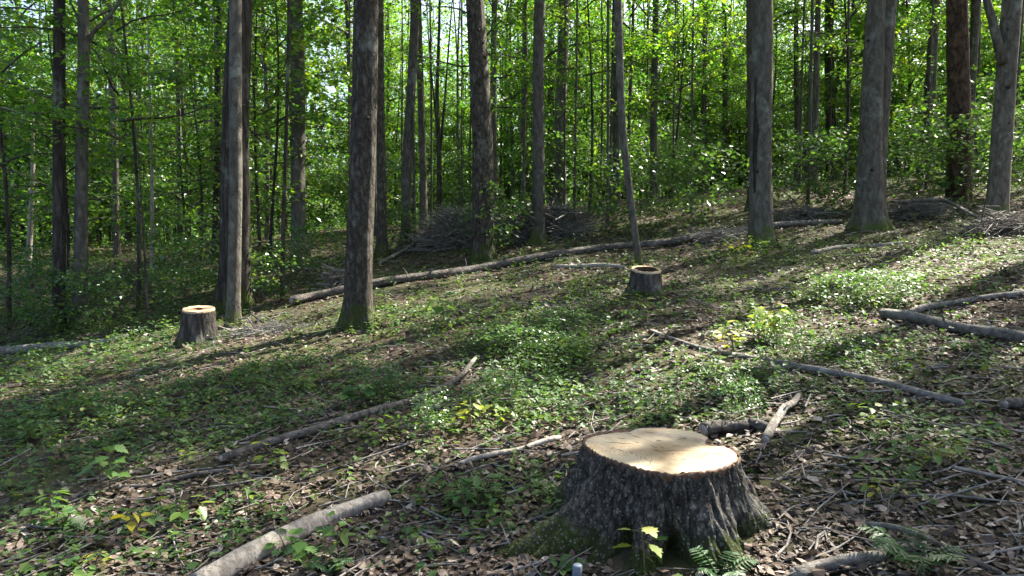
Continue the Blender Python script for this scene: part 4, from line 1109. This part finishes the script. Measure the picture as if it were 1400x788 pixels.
def seedling(label, px, py, h, nleaf, L, kind='maple', tint=.4, spread=.10, seed=1, stems=1, cat='seedling', name='seedling'):
    b = at(px, py); g = np.random.default_rng(seed)
    root = thing(name, label, cat, b)
    for s in range(stems):
        q = g.normal(0, .10, 2) * h + (g.normal(0, spread * .6, 2) if stems > 1 else 0)
        o2 = g.normal(0, spread * .35, 2) if stems > 1 else np.zeros(2)
        hh = h * g.uniform(.75, 1.1)
        P = spline([[o2[0], o2[1], -.03], [o2[0] + q[0] * .4, o2[1] + q[1] * .4, hh * .5], [o2[0] + q[0], o2[1] + q[1], hh]], 8)
        mb = MB(); add_tube(mb, P, np.linspace(.0045, .0018, 8) * (1 + h), 6); mb.build('stem', M['stem'], root)
        for k in range(nleaf):
            t = .45 + .55 * (k + 1) / nleaf
            c = P[min(int(t * 7), 7)]
            a = 2.4 * k + g.uniform(-.5, .5) + s
            pl = L * g.uniform(.3, .9)
            l = link('leaf', BLADES[(kind, min((.15, .4, .6, .8, .98), key=lambda v: abs(v - tint - g.normal(0, .08))))], root)
            e = c + np.array([math.cos(a) * pl, math.sin(a) * pl, pl * g.uniform(-.1, .35)])
            l.location = [float(q_) for q_ in e]
            sz = L * g.uniform(.75, 1.2)
            l.scale = (sz, sz, sz); l.rotation_euler = (g.normal(0, .25), g.normal(.15, .25), a)
            mb = MB(); add_tube(mb, np.array([c, (c + e) / 2 + [0, 0, .005], e]), [.0016, .0013, .001], 4, cap=False); mb.build('leaf_stalk', M['stem'], root)
    return root

def ferny(label, px, py, n, L, seed=1):
    b = at(px, py); g = np.random.default_rng(seed)
    root = thing('fern', label, 'fern', b)
    for k in range(n):
        a = 6.283 * k / n + g.uniform(-.4, .4)
        d = np.array([math.cos(a), math.sin(a), 0])
        s = np.linspace(0, 1, 14)[:, None]; l = L * g.uniform(.8, 1.15)
        P = d * s * l * .85 + np.array([0, 0, 1]) * (l * .55 * np.sin(s * 2.1))
        mb = MB()
        sd = np.cross(d, [0, 0, 1]); q = []; az = []; ln = []
        for i in range(2, 14):
            for sg in (-1, 1):
                q.append(P[i]); az.append(a + sg * 1.2); ln.append(l * .30 * math.sin(math.pi * (.12 + .86 * (i / 13))) + .006)
        ln = np.array(ln); m = len(q)
        add_leaves(mb, np.array(q), np.array(az), g.normal(-.1, .12, m), g.normal(0, .15, m), ln, ln * .34, g.random(m), LEAF6)
        v, f, c = tube(P, np.linspace(.0028, .0008, 14), 4, cap=False); mb.add(v, f)
        mb.build('frond', M['fern'], root, False)
    return root

SEED = [
 ('broad leaved green seedling standing in brown litter at the left', 143, 672, .30, 9, .10, 'maple', .35, .10, 1, 2),
 ('yellow leaved seedling in the bottom left of the slope', 180, 738, .16, 6, .085, 'oval', .98, .08, 2, 1),
 ('small dark green seedling patch left of the yellow seedling', 85, 722, .16, 6, .085, 'maple', .25, .16, 3, 3),
 ('low fresh green seedling right of the yellow seedling', 258, 716, .13, 7, .095, 'oval', .6, .12, 4, 2),
 ('tiny yellow green sprout in the sunlit corner at bottom left', 128, 778, .08, 5, .05, 'oval', .9, .06, 5, 2),
 ('light green seedling below the long dark curved branch', 380, 650, .17, 7, .075, 'maple', .65, .10, 6, 2),
 ('leafy dark green plant between the short log and the large stump', 645, 705, .26, 9, .085, 'oval', .2, .14, 7, 4),
 ('young sapling with broad pale leaves standing alone right of the largest brown trunk', 609, 446, .55, 10, .16, 'maple', .45, .1, 8, 1),
 ('bright yellow green maple sprout growing from the front of the large stump', 882, 792, .25, 6, .075, 'maple', .55, .05, 9, 1),
 ('sunlit yellow green seedling beside the pale pole right of centre', 1008, 486, .30, 9, .10, 'oval', .85, .16, 10, 3),
 ('tall sunlit seedling behind the pale pole right of centre', 1050, 470, .38, 10, .10, 'maple', .8, .18, 11, 4),
 ('green seedling on bare litter right of the large stump', 1190, 612, .13, 7, .055, 'oval', .4, .14, 12, 3),
 ('slender yellow green seedling above the crossing branches at the bottom right', 1205, 690, .15, 7, .042, 'oval', .75, .10, 13, 2),
 ('dull green low plant near the right edge below the dark branch end', 1335, 602, .10, 7, .06, 'oval', .3, .2, 14, 5),
 ('small seedling with a few leaves below the fallen pole in the middle', 770, 492, .28, 9, .11, 'oval', .55, .2, 15, 4),
 ('pair of pale sunlit leaves left on the slope below the left log', 98, 560, .07, 3, .12, 'oval', .7, .05, 16, 1),
 ('dark leafy plant beside the long dark curved branch', 492, 560, .30, 9, .09, 'maple', .2, .14, 17, 3),
 ('yellow green seedlings in front of the curved branch tip', 640, 585, .20, 8, .07, 'oval', .8, .18, 18, 4),
 ('bright leafy seedling in front of the low hollow stump', 868, 428, .20, 7, .09, 'oval', .7, .16, 19, 3),
 ('seedlings with broad leaves below the scarred grey trunk', 1010, 352, .35, 8, .12, 'oval', .75, .22, 20, 3),
 ('small green seedling in litter at the bottom middle left', 400, 770, .14, 7, .07, 'maple', .3, .10, 21, 2),
 ('sprig of green leaves hugging the left foot of the large stump', 745, 690, .14, 7, .05, 'oval', .35, .1, 22, 3),
]
for s in SEED:
    seedling(*s)
ferny('small blue green fern at the foot of the large stump', 985, 800, 5, .17, 1)
ferny('green fern growing through the branches at the bottom right corner', 1252, 784, 6, .24, 2)
ferny('dark green fern near the bottom left corner of the short log', 452, 786, 5, .18, 3)

def shrub(label, px, py, s, v, seed, zs=1, Yoff=0, name='shrub'):
    b = at(px, py)
    if Yoff:
        p = at_y(px, py, b[1] + Yoff); b = np.array([p[0], p[1], float(ground_h(p[0], p[1]))])
    root = thing(name, label, 'shrub', b)
    root.scale = (s, s, s * zs); root.rotation_euler = (0, 0, seed)
    for nm, me in zip(('stems', 'foliage'), BUSH[v % 4]): link(nm, me, root)
SHR = [
 ('dark green leafy bush on the slope below the twin trunk', 1145, 421, .55, 0, .55), ('rounder dark green bush right beside the one below the twin trunk', 1212, 419, .55, 1, .5),
 ('leafy clump at the left end of the green patch in the centre', 672, 486, 0.35, 2, .6), ('leafy clump in the middle of the green patch in the centre', 728, 492, 0.41, 3, .6), ('leafy clump at the right end of the green patch in the centre', 775, 500, 0.38, 0, .6),
 ('low leafy clump uphill of the green patch in the centre', 770, 462, 0.38, 1, .6), ('leafy clump just behind the pale pole right of centre', 1062, 498, .3, 2), ('leafy clump between the rotten chunk and the forked branch', 1010, 575, .2, 1),
 ('leafy clump left of the bleached stick', 585, 600, .22, 3), ('leafy clump beside the upper part of the long dark branch', 520, 545, .26, 0),
 ('leafy sprout clinging to the foot of the knotty reddish trunk', 672, 352, .95, 2), ('pale leafy shrub left of the curved trunk', 832, 322, 1.15, 3),
 ('light green shrub left of the middle trunk', 702, 330, .7, 0), ('shrub in shade left of the scarred grey trunk', 960, 312, 1.2, 1),
 ('shrub with glinting leaves right of the scarred grey trunk', 1090, 296, 1.2, 2), ('shrub with glinting leaves left of the twin trunk', 1145, 292, 1.1, 3),
 ('shrub with glinting leaves right of the twin trunk', 1240, 280, 1.2, 0), ('sunlit shrub behind the leaning trunk at the right edge', 1390, 272, 1.4, 1),
 ('low shrub beneath the slim trunk right of the curved one', 905, 312, 1.0, 2), ('bushy growth at the foot of the leftmost trunk', 60, 462, .8, 3),
 ('bushy growth between the two slim trunks at left', 125, 458, .75, 0), ('bushy growth behind the sawn stump at left', 235, 440, .6, 1),
 ('bright green bush left of the thick dark trunk', 280, 416, 1.1, 2), ('low bush between the dark trunk and the black thin stem', 362, 418, .7, 3),
 ('shrub at the foot of the pale grey trunk', 425, 384, .8, 0), ('shrub behind the slender trunk beside the largest one', 545, 345, .7, 1),
 ('shrub at the far left behind the left log', 15, 440, .9, 2),
 ('shrub left of the sawn stump, farther back', 235, 402, .8, 1), ('shrub at right between the red brown and the leaning trunk', 1335, 284, 1.2, 2), ('shrub glowing beside the red brown trunk on its left', 1285, 270, 1.3, 3),
]
for i, (lab, px, py, s, v, *zs) in enumerate(SHR):
    shrub(lab, px, py, s, v, i * 1.1, *zs)

# small seedlings scattered over the slope: one stem and its leaves each
SEEDM = []
for v in range(5):
    gg = np.random.default_rng(500 + v)
    sb, fb = MB(), MB()
    hh = gg.uniform(.16, .30)
    P = np.array([[0, 0, -.03], [.01, .01, hh * .5], [gg.normal(0, .02), gg.normal(0, .02), hh]])
    add_tube(sb, P, [.004, .003, .0018], 5, cap=False)
    q, az = [], []
    for k in range(9):
        t = .4 + .6 * k / 8; a = 2.4 * k
        c = np.array([0, 0, hh * t]); e = c + np.array([math.cos(a), math.sin(a), .2]) * gg.uniform(.02, .05)
        add_tube(sb, np.array([c, e]), [.0015, .001], 3, cap=False); q.append(e); az.append(a)
    L = gg.uniform(.06, .11, 9)
    add_leaves(fb, np.array(q), np.array(az), gg.normal(-.15, .2, 9), gg.normal(0, .25, 9), L, L * .62, np.clip(gg.normal(.45 + .08 * v, .1, 9), 0, 1), LEAF6)
    SEEDM.append((sb.mesh('stem', M['stem']), fb.mesh('foliage', M['sprig'])))
gs = np.random.default_rng(77)
n_s = 0
SPOTS = [(269, 450, 'sawn stump at left'), (884, 395, 'low hollow stump'), (850, 690, 'large foreground stump'), (430, 730, 'short weathered log'), (360, 612, 'lower end of the long dark branch'),
         (600, 548, 'raised tip of the long dark branch'), (1080, 505, 'middle of the long pale pole'), (1270, 545, 'lower end of the long pale pole'), (1310, 455, 'grey log at right'), (490, 447, 'largest brown trunk'),
         (1041, 333, 'scarred grey trunk'), (1190, 310, 'twin trunk'), (80, 480, 'log at the left edge'), (143, 660, 'broad leaved seedling at left'), (690, 620, 'bleached stick'), (1200, 740, 'crossing branches at bottom right'),
         (715, 470, 'green patch in the centre'), (1180, 412, 'pair of dark green bushes')]
while n_s < 75:
    b_ = BLOBS[gs.integers(0, len(BLOBS))] if gs.random() < .7 else (gs.uniform(0, 1400), gs.uniform(340, 720), 60, 20, .5)
    px, py = b_[0] + gs.normal(0, b_[2] * .7), b_[1] + gs.normal(0, b_[3] * .8)
    if not (5 < px < 1395 and 335 < py < 775): continue
    p = at(px, py)
    if min((p[0] - a_) ** 2 + (p[1] + .18 - b2) ** 2 for a_, b2, c_ in LOG_PTS) < .09: continue
    if math.hypot(p[0] - STUMP_O[0], p[1] - STUMP_O[1]) < .75 or (690 < px < 1060 and py > 600): continue
    copy_tree(p[0], p[1], list(zip(('stem', 'foliage'), SEEDM[n_s % 5])), 'small leafy seedling on the slope nearest to the ' + min(SPOTS, key=lambda m: (m[0] - px) ** 2 + 4 * (m[1] - py) ** 2)[2],
              'seedling', 'small seedlings scattered over the slope', 'seedling', gs.uniform(.35, .75) * (1 + .03 * p[1]), gs.uniform(0, 6.28))
    n_s += 1

# ------------------------------------------------------------------ small blue grey stake at the bottom edge
def stake():
    p = at(789, 800)
    b = np.array([p[0], p[1], float(ground_h(p[0], p[1]))])
    top = at_y(789, 772, b[1])
    h = top[2] - b[2]
    mb = MB(); r = 7 * b[1] / F
    add_tube(mb, np.array([[0, 0, -.08], [0, 0, h * .5], [.001, 0, h - .006], [.001, 0, h - .001], [.001, 0, h]]), [r, r, r * .98, r * .85, r * .3], 14)
    o = mb.build('marker_stake', M['stake']); o.location = b
    tag(o, 'short blue grey stake in front of the large stump at the bottom edge', 'stake')
stake()
